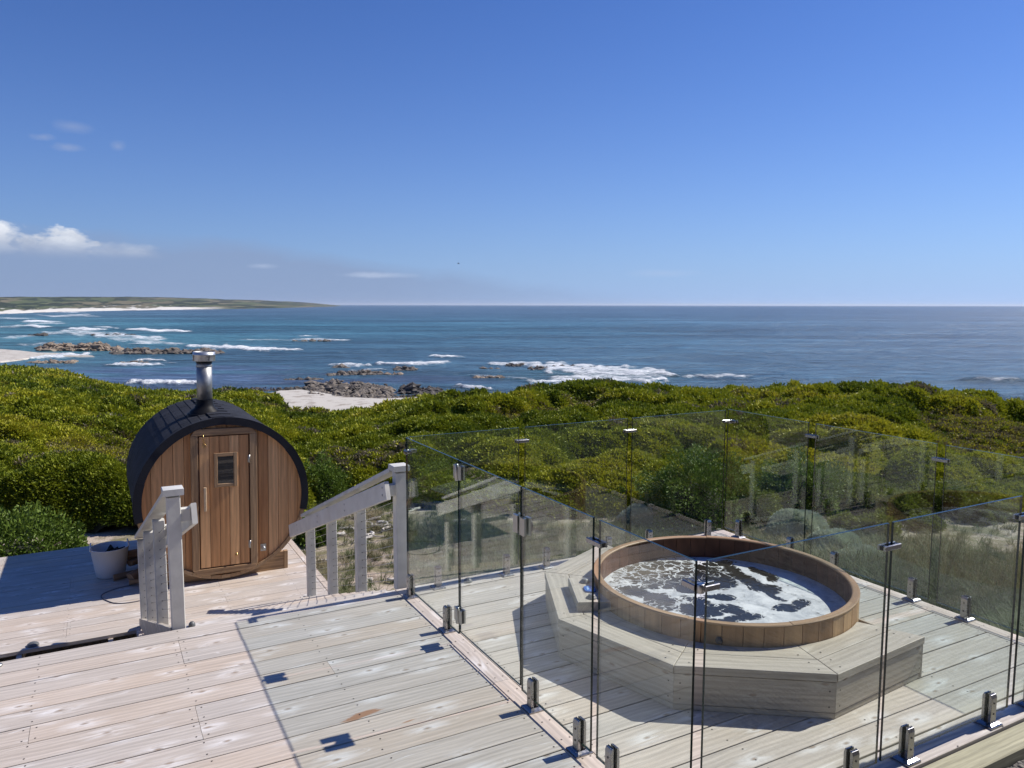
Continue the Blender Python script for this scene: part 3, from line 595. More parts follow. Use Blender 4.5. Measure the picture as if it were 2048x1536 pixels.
def make_heath():
    nu, ns = 1050, 620; ux = np.linspace(-420, 2560, nu); U = ux[None] + np.zeros((ns, 1)); D, _ = crest(U)
    e = np.linspace(0, 1, ns)[:, None]; s0 = s_near(U); S = s0 * ((D * 1.22) / s0) ** e
    X, Y = xy(U, S)
    wob = (fbm(X / 2.2, Y / 2.2, 4, 51) - .5) * 2.6; ew = np.interp(U, [0, 300, 560, 700], [.6, .7, 1.6, 3.0]); tq = np.clip((S + wob * .6 - s0) / ew, 0, 1); edge = np.sqrt(np.clip(1 - (1 - tq) ** 2, 0, 1)) * .75 + .25 * sstep(0, 1, tq)
    sc = np.clip(S / 30, 0, 1)
    d1, i1 = domes(X + 1.2 * fbm(X / 2, Y / 2, 2, 61), Y, 3.0, 71, .45, .85); d2, i2 = domes(X, Y + .4 * vn(X / .6, Y / .6, 62), 1.5, 72, .42, .8); d3, i3 = domes(X, Y, .5, 73); d4, i4 = domes(X, Y, 7.5, 74)
    lump = d1 * .95 + d2 * .72 + d3 * .16 + d4 * .85 - .55
    near = sstep(15, 38, S); lump = lump * (.62 + .36 * near) - .22 * (1 - near)
    # smoother low olive patches
    patch = fbm(X / 7.5, Y / 7.5, 3, 81); ol = sstep(.56, .62, patch) * sstep(16, 24, S)
    lump = lump * (1 - .55 * ol)
    fade = 1 - .55 * sstep(60, 110, S)
    Z = canopy_base(U, S) - .75 + lump * 1.0 * fade
    G = ground_z(X, Y) - .1
    # bare hollows between bushes close to the clearing
    hol = sstep(.60, .68, fbm(X / 3.1, Y / 3.1, 3, 91)) * sstep(24, 17, S) * .7
    Z = G + (Z - G) * edge * (1 - hol)
    V = np.stack([X, Y, Z], -1).reshape(-1, 3); Q = grid_faces(nu, ns)
    core = fast_mesh('heath_shade_core', V - np.array([0, 0, .06]), Q, CORE, True)
    tag(core, 'near-black core painted as shade inside the green coastal heath beyond the decks', 'thicket', None, 'stuff')
    Sq = S.reshape(-1)[Q[:, 0]]; Eq = edge.reshape(-1)[Q[:, 0]]; Dq = D.reshape(-1)[Q[:, 0]]
    gapq = (.62 * d2 + .5 * d1).reshape(-1)[Q[:, 0]]; wgt = 1 / Sq ** 2 * (Eq > .12) * (Sq < Dq * 1.08) * (.07 + .93 * sstep(.10, .42, gapq))  # tufts thinned in the gaps so the near-black core shows there as shade
    n = 165000
    # thin out slopes that turn away from the viewpoint far off
    A = V[Q[:, 0]]; nn = np.cross(V[Q[:, 2]] - A, V[Q[:, 3]] - V[Q[:, 1]]); nn = np.where(nn[:, 2:3] < 0, -nn, nn); nn /= np.linalg.norm(nn, axis=1)[:, None] + 1e-9
    vd = CAM - A; vd /= np.linalg.norm(vd, axis=1)[:, None]; fc = (nn * vd).sum(1); wgt = wgt * np.where((Sq > 22) & (fc < -.12), .15, 1)
    P, nr, idx, tot = quad_sample(V, Q, wgt, n)
    s = Sq[idx]; k = Q[idx, 0]
    f1 = lambda a: a.reshape(-1)[k]
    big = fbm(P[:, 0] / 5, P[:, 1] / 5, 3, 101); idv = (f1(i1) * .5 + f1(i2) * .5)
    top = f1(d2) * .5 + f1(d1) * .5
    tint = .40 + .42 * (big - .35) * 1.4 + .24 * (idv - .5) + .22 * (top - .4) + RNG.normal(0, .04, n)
    tint = np.clip(tint + .04, .02, .80)
    olv = f1(ol); tint = np.where(RNG.random(n) < olv * .75, RNG.uniform(.81, .93, n), tint)
    grey = fbm(P[:, 0] / 2.6, P[:, 1] / 2.6, 3, 111); tint = np.where((grey > .72) & (RNG.random(n) < .5), RNG.uniform(.9, 1.0, n), tint)
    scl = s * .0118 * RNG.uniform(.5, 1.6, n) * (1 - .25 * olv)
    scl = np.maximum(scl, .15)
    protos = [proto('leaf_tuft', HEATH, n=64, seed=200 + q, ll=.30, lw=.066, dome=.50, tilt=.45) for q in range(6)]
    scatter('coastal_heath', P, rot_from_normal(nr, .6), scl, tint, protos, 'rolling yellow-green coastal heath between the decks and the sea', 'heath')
make_heath()

# grass and litter on the sandy clearing
def make_grass():
    n = 42000; uxs = RNG.uniform(520, 2600, n); ss = np.sqrt(RNG.uniform(4.5 ** 2, 17 ** 2, n)); X, Y = xy(uxs, ss)
    dens = fbm(X / 1.6, Y / 1.6, 4, 121); right = sstep(5.3, 6.0, X) * sstep(9.5, 7.0, Y) * sstep(13.5, 10, X)
    keep = ((RNG.random(n) < sstep(.43, .58, dens) * .75 * np.interp(uxs, [800, 900], [.3, 1]) + right * .95 + .05)) & ~((X < 5.62) & (Y < 5.75)) & ~((X < 2.7) & (Y < 12.6)) & (Y > 2.25) & (ss < s_near(uxs) + 1.5)
    X = X[keep]; Y = Y[keep]; rg = right[keep]; Z = ground_z(X, Y); m = len(X)
    sc = (RNG.uniform(.10, .24, m) + rg * RNG.uniform(.12, .34, m)); tint = np.clip(.42 + (fbm(X / 1.1, Y / 1.1, 3, 131) - .5) * 1.3 + RNG.normal(0, .12, m) - rg * .26, 0, 1)
    protos = [proto('grass_tuft', GRASSM, n=26, seed=300 + q, grass=True, ll=1.0, lw=.022) for q in range(5)]
    rot = np.stack([RNG.normal(0, .15, m), RNG.normal(0, .15, m), RNG.uniform(0, 6.28, m)], 1)
    scatter('dune_grass', np.stack([X, Y, Z], 1), rot, sc, tint, protos, 'dry grey-green dune grass on the sand around the fenced deck', 'grass')
make_grass()

# ------------------------------------------------------------------ beaches, rocks
def sand_mat():
    m, nt, b = new_mat('white_beach_sand'); L = nt.links.new; ge = N(nt, 'ShaderNodeNewGeometry')
    n = N(nt, 'ShaderNodeTexNoise', inp={'Scale': .45, 'Detail': 8, 'Roughness': .7}); L(ge.outputs['Position'], n.inputs['Vector'])
    mr = N(nt, 'ShaderNodeMapRange', inp={1: .53, 2: .60, 3: 0, 4: .8}); L(n.outputs[0], mr.inputs[0])
    x = N(nt, 'ShaderNodeMix', data_type='RGBA'); L(mr.outputs[0], x.inputs[0]); x.inputs[6].default_value = (.47, .44, .39, 1); x.inputs[7].default_value = (.26, .22, .18, 1)
    L(x.outputs[2], b.inputs['Base Color']); b.inputs['Roughness'].default_value = .95; return m
SANDM = sand_mat()
def beach(pts, z, name='beach'):
    P = [atz(x, y, z) for x, y in pts]; c = np.mean(P, 0); n = len(P)
    mb = MB(); low = [np.array([p[0], p[1], SEA - .6]) + (np.array([p[0], p[1], 0]) - np.array([c[0], c[1], 0])) * .06 for p in P]
    mb.add(P + low, [tuple(range(n))] + [(i, n + i, n + (i + 1) % n, (i + 1) % n) for i in range(n)])
    return tag(mb.build(name, SANDM), kind='structure')
beach([(540, 786), (560, 781), (600, 779), (640, 784), (690, 794), (760, 797), (840, 794), (880, 800), (860, 815), (730, 830), (600, 838), (520, 830)], SEA + .5)
beach([(-400, 680), (-100, 691), (0, 698), (40, 701), (75, 705), (130, 706), (185, 711), (125, 712), (70, 714), (30, 719), (0, 722), (-300, 750)], SEA + .4)
def rock_mat(name, c0, c1, c2):
    m, nt, b = new_mat(name); L = nt.links.new; ge = N(nt, 'ShaderNodeNewGeometry'); rn = N(nt, 'ShaderNodeAttribute', attribute_name='rnd')
    n = N(nt, 'ShaderNodeTexNoise', inp={'Scale': .9, 'Detail': 8, 'Roughness': .7}); L(ge.outputs['Position'], n.inputs['Vector'])
    x = N(nt, 'ShaderNodeMix', data_type='RGBA'); L(rn.outputs['Fac'], x.inputs[0]); x.inputs[6].default_value = (*c0, 1); x.inputs[7].default_value = (*c1, 1)
    mr = N(nt, 'ShaderNodeMapRange', inp={1: .5, 2: .62, 3: 0, 4: .8}); L(n.outputs[0], mr.inputs[0]); y = N(nt, 'ShaderNodeMix', data_type='RGBA'); L(mr.outputs[0], y.inputs[0]); L(x.outputs[2], y.inputs[6]); y.inputs[7].default_value = (*c2, 1)
    L(y.outputs[2], b.inputs['Base Color']); b.inputs['Roughness'].default_value = .8
    bp = N(nt, 'ShaderNodeBump', inp={'Strength': .7, 'Distance': .25}); L(n.outputs[0], bp.inputs['Height']); L(bp.outputs[0], b.inputs['Normal']); return m
ROCK = rock_mat('shore_rock', (.20, .165, .13), (.10, .085, .07), (.045, .04, .037)); ROCKT = rock_mat('tan_shore_rock', (.30, .235, .17), (.19, .145, .105), (.09, .075, .06)); ROCKD = rock_mat('dark_wet_rock', (.10, .085, .07), (.055, .048, .042), (.03, .03, .03))
PALE = rock_mat('pale_boulder_stone', (.46, .43, .38), (.38, .36, .32), (.25, .23, .2))
import bmesh
_bm = bmesh.new(); bmesh.ops.create_icosphere(_bm, subdivisions=1, radius=1); ICV = np.array([v.co[:] for v in _bm.verts]); ICF = [tuple(v.index for v in f.verts) for f in _bm.faces]; _bm.free()
def boulder(mb, c, r, h, rng, mi=0):
    v = ICV * rng.uniform(.66, 1.2, (len(ICV), 1)); v = v * np.array([r * rng.uniform(.7, 1.2), r * rng.uniform(.7, 1.2), h])
    a = rng.uniform(0, 6.28); R = np.array([[math.cos(a), -math.sin(a), 0], [math.sin(a), math.cos(a), 0], [0, 0, 1]]); sh = rng.normal(0, .25, 2); v[:, :2] += v[:, 2:3] * sh; v = v @ R.T
    mb.add(v + np.array(c), ICF, mi=mi)
def outcrop(x0, x1, yb, hp, n, mat, label, dp=None, prof=None, slope=0.):
    rng = np.random.default_rng(int(x0 * 7 + yb)); mb = MB(); dp = hp * .35 if dp is None else dp
    for k in range(int(n * (7 if hp > 12 else 5))):
        t = rng.uniform(0, 1); px = x0 + (x1 - x0) * t; py = yb - dp * rng.uniform(0, 1) + slope * (t - .5); P = atz(px, py, SEA); d = (P - CAM) @ fw; m = d / 1540
        env = (np.interp(t, [0, .15, .5, .85, 1], [.25, .8, 1, .8, .25]) if prof is None else np.interp(t, *prof)) * (.35 + 1.1 * float(vn(t * 11 + x0, 3.3, 5))) + .10
        top_ = hp * m * env * rng.uniform(.0, .95) * (.4 + .6 * min(1, (yb - py) / (dp * .4 + 1e-6))); r = m * (1.7 + 6.5 * rng.uniform(0, 1) ** 3) * (1 + hp / 34); boulder(mb, (P[0], P[1], SEA - .1 + max(top_ * .8 - r * .25, 0)), r, r * rng.uniform(.35, .75), rng)
    return tag(mb.build('rock_outcrop', mat), label, 'rocks', 'rock outcrops along the shore')
outcrop(78, 238, 702, 18, 70, ROCKT, 'long jagged tan outcrop beside the white sand at far left', 5)
outcrop(225, 445, 708, 14, 80, ROCK, 'long low brown reef reaching out behind the sauna chimney', 3, slope=-2)
outcrop(62, 150, 727, 8, 20, ROCKT, 'small tan rocks where the left hill meets the shallow bay', 3)
outcrop(243, 298, 726, 6, 9, ROCKT, 'flat reddish rock slab awash between reef and left hill', 1)
outcrop(588, 662, 683, 4, 9, ROCK, 'farthest thin reef with a white line of surf, mid bay', 1)
outcrop(60, 100, 672, 4, 8, ROCKD, 'small dark rocks in the far left surf', 1)
outcrop(180, 275, 672, 3, 12, ROCKD, 'scattered dark rocks in the foam off the left beach', 2)
outcrop(650, 762, 751, 12, 40, ROCK, 'brown rock ridge in the water above the large shore rocks', 4, slope=-4)
outcrop(668, 695, 736, 6, 8, ROCK, 'small rock in surf above the brown ridge', 1)
outcrop(772, 802, 749, 6, 8, ROCKT, 'low tan rock right of the brown ridge', 1)
outcrop(790, 832, 741, 10, 16, ROCK, 'pair of upright rocks hit by white surf left of centre', 3)
outcrop(572, 648, 760, 5, 18, ROCK, 'thin line of rocks above the white sand cove', 1)
outcrop(430, 660, 783, 8, 60, ROCKD, 'low dark rocks along the top edge of the sand cove', 4)
outcrop(618, 785, 800, 20, 260, ROCK, 'big brown rock mass beside the white sand cove', 26, ([0, .1, .35, .7, 1], [.5, .8, 1, .75, .4]), 6)
outcrop(765, 970, 799, 11, 170, ROCKD, 'dark rubble of rocks just above the green heath', 9, None, -10)
outcrop(802, 882, 788, 19, 75, ROCKD, 'tall dark rock hump with wet seaward face', 6, ([0, .12, .5, .8, 1], [.7, 1, .9, .6, .3]))
outcrop(948, 1012, 756, 6, 18, ROCKT, 'low tan rocks alone in open water at centre', 1)
outcrop(964, 1000, 738, 5, 7, ROCK, 'two small rocks left of the surf patch', 1)
outcrop(1010, 1050, 733, 8, 12, ROCKD, 'dark peaked rock at the left end of the surf patch', 2)
outcrop(1055, 1100, 740, 9, 16, ROCK, 'brown rock surrounded by white surf', 2)
outcrop(1105, 1215, 736, 4, 20, ROCKD, 'line of dark rock heads breaking through the white surf', 3)
outcrop(1140, 1200, 743, 5, 14, ROCKD, 'dark rocks in the lower half of the surf patch', 2)
for px, s, r, lab in ((58, 95, .9, 'leftmost pale boulder in the heath of the left hill'), (148, 96, .8, 'larger pale boulder at mid slope of the left hill'), (163, 88, .6, 'small pale boulder just right of the mid slope boulder'), (204, 90, .9, 'pale boulder under the skyline of the left hill'), (235, 82, .6, 'lowest right pale boulder on the left hill'), (96, 86, .5, 'smallest pale boulder on the left hill, left of the pair')):
    mb = MB(); X, Y = xy(px, s); boulder(mb, (X, Y, float(canopy_base(np.array(px), np.array(s))) + .25), r, r * .5, np.random.default_rng(int(px)))
    tag(mb.build('boulder', PALE), lab, 'boulder', 'pale boulders on the left hill')

# ------------------------------------------------------------------ decks
BW = .1925; Y0 = 5.641; GAP = .0085
JOI = [-6.8 + .8 * k for k in range(30)]
def screws(mb, pts, z):
    for x, y in pts:
        r = .0052; mb.add([(x + r * math.cos(a * PI / 3), y + r * math.sin(a * PI / 3), z + .0012) for a in range(6)], [tuple(range(6))], mi=1)
def deck_boards(mb, x0, x1, ytop, n, z, joints=True, t=.038, seed=1):
    rr = random.Random(seed); js = [j for j in JOI if x0 + .15 < j < x1 - .15]
    for k in range(n):
        yc = ytop - BW * (k + .5); cuts = [x0]
        if joints:
            c = [j for j in js if rr.random() < .22]; last = x0
            for j in c:
                if j - last > 1.4 and x1 - j > .5: cuts.append(j); last = j
        cuts.append(x1)
        for a, b in zip(cuts[:-1], cuts[1:]):
            dz = rr.uniform(-.0012, .0012)
            mb.board((a + .0012, yc, z + dz), (b - .0012, yc, z + dz), BW - GAP, t, ch=.0028, rnd=rr.random(), off=rr.uniform(-40, 40))
            pts = [(j + rr.uniform(-.012, .012), yc + s * .058 + rr.uniform(-.01, .01)) for j in js if a + .1 < j < b - .1 for s in (-1, 1)]
            for e, sg in ((a, 1), (b, -1)):
                if e in cuts[1:-1] or not joints or abs(e) > 0: pts += [(e + sg * .03, yc + s * .058) for s in (-1, 1)]
            screws(mb, pts, z + dz)
up_ = MB()
deck_boards(up_, -6.5, 1.998, Y0, 34, 0, seed=11)
deck_boards(up_, 2.121, 5.338, Y0, 17, 0, seed=5)
def ystrip(mb, xc, ya, yb, w_, z, n, seed):
    rr = random.Random(seed); cuts = [ya + (yb - ya) * k / n for k in range(n + 1)]
    for a, b in zip(cuts[:-1], cuts[1:]):
        mb.board((xc, a + .001, z), (xc, b - .001, z), w_, .038, ch=.004, rnd=rr.random(), off=rr.uniform(-40, 40))
        y = a + .05
        while y < b: screws(mb, [(xc + rr.uniform(-.035, -.02), y), (xc + rr.uniform(.02, .035), y)], z); y += BW
ystrip(up_, 2.0595, 2.2, 5.636, .118, .0015, 2, 3); ystrip(up_, 5.41, 2.2, 5.636, .138, .0015, 2, 4)
up_.board((2.0, 2.279, 0), (5.478, 2.279, 0), .165, .038, ch=.004); screws(up_, [(x, 2.25 + s * .05) for x in np.arange(2.2, 5.4, .4) for s in (-1, 1)], 0)
# bearers and fascia under the boards
for x in [-6.4 + .8 * k for k in range(15)]:
    up_.box((x - .022, -.7, -.18), (x + .022, Y0 - .06, -.04)) if x < 2 else up_.box((x - .022, 2.23, -.18), (x + .022, Y0 - .06, -.04))
up_.board((-6.5, Y0 + .012, -.042), (5.5, Y0 + .012, -.042), .02, .19); up_.board((5.49, 2.2, -.042), (5.49, Y0, -.042), .02, .3)
up_.board((2.1, 2.205, -.042), (5.5, 2.205, -.042), .02, .2)
tag(up_.build('upper_deck', [DECK, SCREW], world=False), kind='structure')
LZ = -1.15
lo_ = MB(); deck_boards(lo_, -6.5, 2.30, 12.17, 18, LZ, seed=21); deck_boards(lo_, .24, 2.30, 12.17 - 18 * BW, 15, LZ, seed=22)
ystrip(lo_, 2.345, 5.8, 12.16, .085, LZ + .0015, 3, 8)
for x in [-6.4 + .8 * k for k in range(11)]: lo_.box((x - .022, 5.85, LZ - .2), (x + .022, 12.12, LZ - .04))
lo_.board((-6.5, 12.185, LZ - .04), (2.4, 12.185, LZ - .04), .02, .2); lo_.board((2.4, 5.8, LZ - .04), (2.4, 12.17, LZ - .04), .02, .2)
tag(lo_.build('lower_deck', [DECK, SCREW], world=False), kind='structure')
# stairs
NS = 11; RISE = 1.15 / NS; RUN = .287
def xl(y): return .425 - (y - 5.66) * .036     # the left flight edge splays a little
st = MB()
for k in range(1, NS):
    z = -RISE * k; y = Y0 + .03 + RUN * (k - 1)
    for q in (0, 1): st.board((xl(y) + .02, y + RUN * (.25 + .5 * q), z), (2.03, y + RUN * (.25 + .5 * q), z), RUN / 2 - .005, .036, ch=.004)
    st.board((xl(y) + .02, y + RUN + .012, z - .037), (2.03, y + RUN + .012, z - .037), .02, RISE - .04)
st_root = empty('stairs', (1.2, 7.3, LZ), 'broad shallow timber stairs dropping from the upper deck to the sauna deck', 'stairs')
st.build('treads', DECK, st_root)
def stringer(xa, xb, name, dz=0., mat=None):
    mb = MB(); n = 3.3
    ya, yb = Y0 + .022, Y0 + .022 + NS * RUN
    A = np.array([xa, ya, .005]); B = np.array([xb, yb, -1.10]); sec = []
    vs = []
    for dx in (0, .04):
        vs += [(xa + dx, ya, .01 + dz), (xb + dx, yb - .05, -1.055 + dz), (xb + dx, yb + .0, -1.148), (xa + dx, ya, -.42)]
    mb.add(vs, [(0, 1, 2, 3), (7, 6, 5, 4), (0, 4, 5, 1), (1, 5, 6, 2), (2, 6, 7, 3), (3, 7, 4, 0)], gc=[(v[1], v[2], 4.4) for v in vs])
    return mb.build(name, mat or PAINT, st_root, bevel=.003)
stringer(.37, .275, 'stringer', 0., PLAT); stringer(2.035, 1.97, 'stringer', -.085)

# ------------------------------------------------------------------ handrails
def slope_z(y): return -(y - 5.66) * .362
def handrail(xf, side, label, ys, ye, yc):
    root = empty('handrail', (xf(5.66), 5.66, 0), label, 'handrail', 'grey painted handrails either side of the stairs')
    pw = .088
    for k, y in enumerate(ys):
        x = xf(y); b = slope_z(y) - (.0 if k else 0) - .01; t = slope_z(y) + .925
        mb = MB(); mb.box((x - pw / 2, y - pw / 2, b), (x + pw / 2, y + pw / 2, t + (.02 if k == 0 else -.02)), ch=.005, axis=2)
        p = mb.build('newel_post' if k == 0 else 'post', PAINT, root)
        d = MB()
        for q in range(11 if k else 0):
            zz = slope_z(y - pw / 2) + .075 + q * .072
            d.lathe([(.0042, 0), (.0042, .003)], (x, y - pw / 2 - .0035, zz), 8, (0, 1, 0))
        if k: d.build('cable_grommets', DARKP, p)
    # top board on the posts
    mb = MB(); x0, x1 = xf(5.70), xf(ye)
    mb.box((x0 - .068, 5.70 - .058, .945), (x0 + .068, 5.70 + .07, .99), ch=.004, axis=1); mb.build('newel_cap', PAINT, root)
    mb = MB(); mb.board((x0, 5.772, .978 - .02), (x1, ye, slope_z(ye) + .965), .125, .034, ch=.004); mb.build('top_rail', PAINT, root)
    # grab board on the stair side
    xo = lambda y: xf(y) - side * -.125
    mb = MB(); yb = 5.655
    A = [(xo(yb), yb, slope_z(yb) + .878), (xo(yc), yc, slope_z(yc) + .878)]
    mb.board(A[0], A[1], .036, .145, ch=.004); mb.build('grab_board', PAINT, root)
    mb = MB()
    for y in ys:
        x = xf(y); e = side * (pw / 2); zz = slope_z(y) + .815; a, b = sorted((x + e, xo(y) - side * .019)); mb.box((a + .0005, y - .03, zz - .05), (b - .0005, y + .03, zz + .04), ch=.003)
    mb.build('spacer_blocks', PAINT, root)
    bo = MB()
    for y in ys:
        for dz in (-.03, .03): bo.lathe([(.009, 0), (.009, .003), (.004, .005)], (xo(y) + side * .0182, y, slope_z(y) + .805 + dz), 10, (side, 0, 0))
    bo.build('coach_bolts', CHROME, root)
    cr = MB()
    for (a, b) in ((5.85, 6.65), (7.05, 7.5), (7.9, 8.3)):
        cr.board((xf(a) + side * .055, a, slope_z(a) + .86), (xf(b) + side * .055, b, slope_z(b) + .86), .016, .03, ch=.002)
    cr.build('cream_infill', simple('cream_infill_' + ('a' if side > 0 else 'b'), (.66, .64, .46), .5), root)
    for q in range(11):
        mb = MB(); zo = .075 + q * .072
        pts = []
        for a, b in zip(ys[:-1], ys[1:]):
            for t in (0, .5): y = a + (b - a) * t; pts.append((xf(y), y, slope_z(y) + zo - .004 * (t == .5)))
        pts.append((xf(ys[-1] + .05), ys[-1] + .05, slope_z(ys[-1] + .05) + zo)); pts[0] = (xf(5.66), 5.66, slope_z(5.66) + zo)
        mb.tube(pts, .0022, 5); mb.build('cable', CHROME, root)
handrail(lambda y: 2.075 - (y - 5.66) * .02, -1, 'grey painted handrail on the right of the stairs, joining the glass fence', [5.70, 6.70, 7.62, 8.46], 8.62, 8.86)
handrail(lambda y: .425 - (y - 5.66) * .032, 1, 'grey painted handrail on the left of the stairs with stub board beside its newel', [5.70, 6.79, 7.78, 8.62], 8.70, 8.70)

# ------------------------------------------------------------------ glass fence
GZ0, GZ1 = .055, 1.24
def pane(root, axis, c, a, b, z0=GZ0, z1=GZ1):
    """axis 0: pane runs along X at Y=c ; axis 1: runs along Y at X=c"""
    t = .006; lo = [a, c - t, z0] if axis == 0 else [c - t, a, z0]; hi = [b, c + t, z1] if axis == 0 else [c + t, b, z1]
    (x0, y0, z0), (x1, y1, z1) = lo, hi; v = [(x, y, z) for x in (x0, x1) for y in (y0, y1) for z in (z0, z1)]
    mb = MB(); big = {0: [(0, 4, 5, 1), (2, 3, 7, 6)], 1: [(0, 1, 3, 2), (4, 6, 7, 5)]}[axis]; allf = [(0, 1, 3, 2), (4, 6, 7, 5), (0, 4, 5, 1), (2, 3, 7, 6), (0, 2, 6, 4), (1, 5, 7, 3)]
    mb.add(v, big, mi=0); mb.add(v, [f for f in allf if f not in big], mi=1)
    o = mb.build('pane', [GLASS, GEDGE], root); return o
def spigot(root, axis, c, p):
    """a clamp post on a square foot; cheeks either side of the glass"""
    def T(u, v, z): return (p + u, c + v, z) if axis == 0 else (c + v, p + u, z)
    def solid(mb, pts2, u0, u1, mi=0):      # section in (v,z), extruded along u
        n = len(pts2); vs = [T(u0, v, z) for v, z in pts2] + [T(u1, v, z) for v, z in pts2]
        mb.add(vs, [tuple(range(n)), tuple(range(n, 2 * n))[::-1]] + [(i, n + i, n + (i + 1) % n, (i + 1) % n) for i in range(n)])
    m = MB()
    for s in (-1, 1): solid(m, [(s * .0095, .012), (s * .026, .012), (s * .026, .158), (s * .020, .176), (s * .0095, .176)], -.0235, .0235)
    sp = m.build('spigot', STEEL, root, bevel=.002)
    g = MB()
    for s in (-1, 1): solid(g, [(s * .0062, .02), (s * .0095, .02), (s * .0095, .178), (s * .0062, .178)], -.022, .022)
    solid(g, [(-.0093, .018), (.0093, .018), (.0093, .05), (-.0093, .05)], -.021, .021)
    g.build('gasket', RUBBER, sp)
    b = MB(); h = .05; vs = []
    for (r, z) in ((h, .002), (h, .010), (h - .006, .016), (.031, .022)): vs.append([T(-r, -r, z), T(r, -r, z), T(r, r, z), T(-r, r, z)])
    b.rings(vs, smooth=False); b.build('foot_plate', STEEL, sp)
    sc = MB()
    for s in (-1, 1):
        for zz in (.07, .13):
            q = T(0, s * .0262, zz); sc.lathe([(.0055, 0), (.0055, .0018)], q, 10, (0, s, 0) if axis == 0 else (s, 0, 0))
    sc.build('clamp_screws', DARKP, sp)
def panel(axis, c, a, b, sp, label, name='glass_screen'):
    loc = ((a + b) / 2, c, 0) if axis == 0 else (c, (a + b) / 2, 0)
    r = empty(name, loc, label, 'glass screen', 'frameless glass screens of the fence'); pane(r, axis, c, a, b)
    for p in sp: spigot(r, axis, c, p)
    return r
XA = 2.06; YB = 5.52; XC = 5.42; YD = 2.25
panel(1, XA, 4.535, 5.500, (4.735, 5.44), 'glass panel between the right stair newel and the gate hinges')
panel(1, XA, 2.978, 3.672, (3.08, 3.55), 'narrow glass panel on which the gate latch closes')
panel(1, XA, 2.262, 2.925, (2.36, 2.80), 'glass panel of the left fence line nearest the camera')
panel(0, YB, 2.075, 3.055, (2.32, 2.94), 'left glass panel of the back fence, next to the stair newel')
panel(0, YB, 3.115, 4.170, (3.33, 3.98), 'second glass panel of the back fence, left of the hot tub')
panel(0, YB, 4.225, 5.345, (4.44, 5.16), 'glass panel of the back fence ending at the far corner')
panel(1, XC, 4.590, 5.560, (5.37, 4.74), 'first glass panel right of the far corner, above the silver bush')
panel(1, XC, 3.428, 4.514, (4.27, 3.56), 'middle glass panel of the right back fence, behind the tub rim')
panel(1, XC, 2.300, 3.361, (3.145, 2.50), 'glass panel of the right back fence at the picture edge')
panel(0, YD, 2.105, 3.222, (2.32, 3.04), 'near glass panel across the front of the hot tub surround')
panel(0, YD, 3.252, 4.321, (3.45, 4.15), 'glass panel near the bottom right corner over the bright boards')
panel(0, YD, 4.375, 5.400, (4.55, 5.25), 'last glass panel at the right picture edge')
gate = empty('glass_gate', (XA, 4.1, 0), 'frameless glass gate with two steel hinges and a latch', 'glass gate'); pane(gate, 1, XA, 3.690, 4.520, .075, 1.24)
def hinge(z):
    mb = MB(); yc = 4.5275
    for s in (-1, 1):
        x0, x1 = sorted((XA + s * .0075, XA + s * .0185))
        mb.box((x0, yc + .010, z - .045), (x1, yc + .055, z + .045), ch=.003, axis=2); mb.box((x0, yc - .055, z - .045), (x1, yc - .010, z + .045), ch=.003, axis=2)
    mb.lathe([(.011, -.055), (.013, -.05), (.013, .05), (.011, .055)], (XA - .018, yc, z), 14)
    h = mb.build('hinge', CHROME, gate); g = MB(); g.box((XA - .0072, yc - .052, z - .043), (XA + .0072, yc - .0085, z + .043)); g.box((XA - .0072, yc + .0085, z - .043), (XA + .0072, yc + .052, z + .043)); g.build('gasket', RUBBER, h)
hinge(1.16); hinge(.19)
mb = MB(); z = 1.025
for s in (-1, 1):
    x0, x1 = sorted((XA + s * .0075, XA + s * .026)); mb.box((x0, 3.695, z - .05), (x1, 3.745, z + .05), ch=.004, axis=2); mb.box((x0, 3.615, z - .05), (x1, 3.668, z + .05), ch=.004, axis=2)
lt = mb.build('latch', CHROME, gate); g = MB(); g.lathe([(.045, 0), (.045, .006)], (XA + .028, 3.66, z), 20, (1, 0, 0)); g.build('latch_disc', DARKP, lt)
def clamp(p, q, z, axis, label):
    mb = MB(); g = MB(); x, y = p, q; l = .058; h = .0125
    for s in (-1, 1):
        a, b = sorted((s * .0105, s * .0215))
        if axis == 0: mb.box((x - l, y + a, z - h), (x + l, y + b, z + h), ch=.003, axis=0)
        else: mb.box((x + a, y - l, z - h), (x + b, y + l, z + h), ch=.003, axis=1)
    if axis == 0: g.box((x - l * .96, y - .0103, z - h * .85), (x - .03, y + .0103, z + h * .85)); g.box((x + .03, y - .0103, z - h * .85), (x + l * .96, y + .0103, z + h * .85)); g.box((x - .012, y - .0103, z - .006), (x + .012, y + .0103, z + .006))
    else: g.box((x - .0103, y - l * .96, z - h * .85), (x + .0103, y - .03, z + h * .85)); g.box((x - .0103, y + .03, z - h * .85), (x + .0103, y + l * .96, z + h * .85)); g.box((x - .0103, y - .012, z - .006), (x + .0103, y + .012, z + .006))
    r = empty('panel_clamp', (x, y, z), label, 'glass clamp', 'steel clamps joining the glass panels'); mb.build('cheeks', STEEL, r); g.build('gasket', RUBBER, r)
clamp(XA, 2.951, 1.125, 1, 'steel clamp on the left fence between the latch panel and the nearest panel')
clamp(3.237, YD, 1.125, 0, 'steel clamp on the near fence above the front right corner of the tub surround')
clamp(4.348, YD, 1.125, 0, 'steel clamp at the right picture edge on the near fence')
clamp(3.085, YB, 1.125, 0, 'steel clamp on the back fence nearest the stairs')
clamp(4.197, YB, 1.125, 0, 'steel clamp on the back fence in front of the tall green bush')
clamp(XC, 4.552, 1.125, 1, 'steel clamp above the silver bush on the right back fence')
clamp(XC, 3.394, 1.125, 1, 'steel clamp on the right back fence nearest the picture edge')
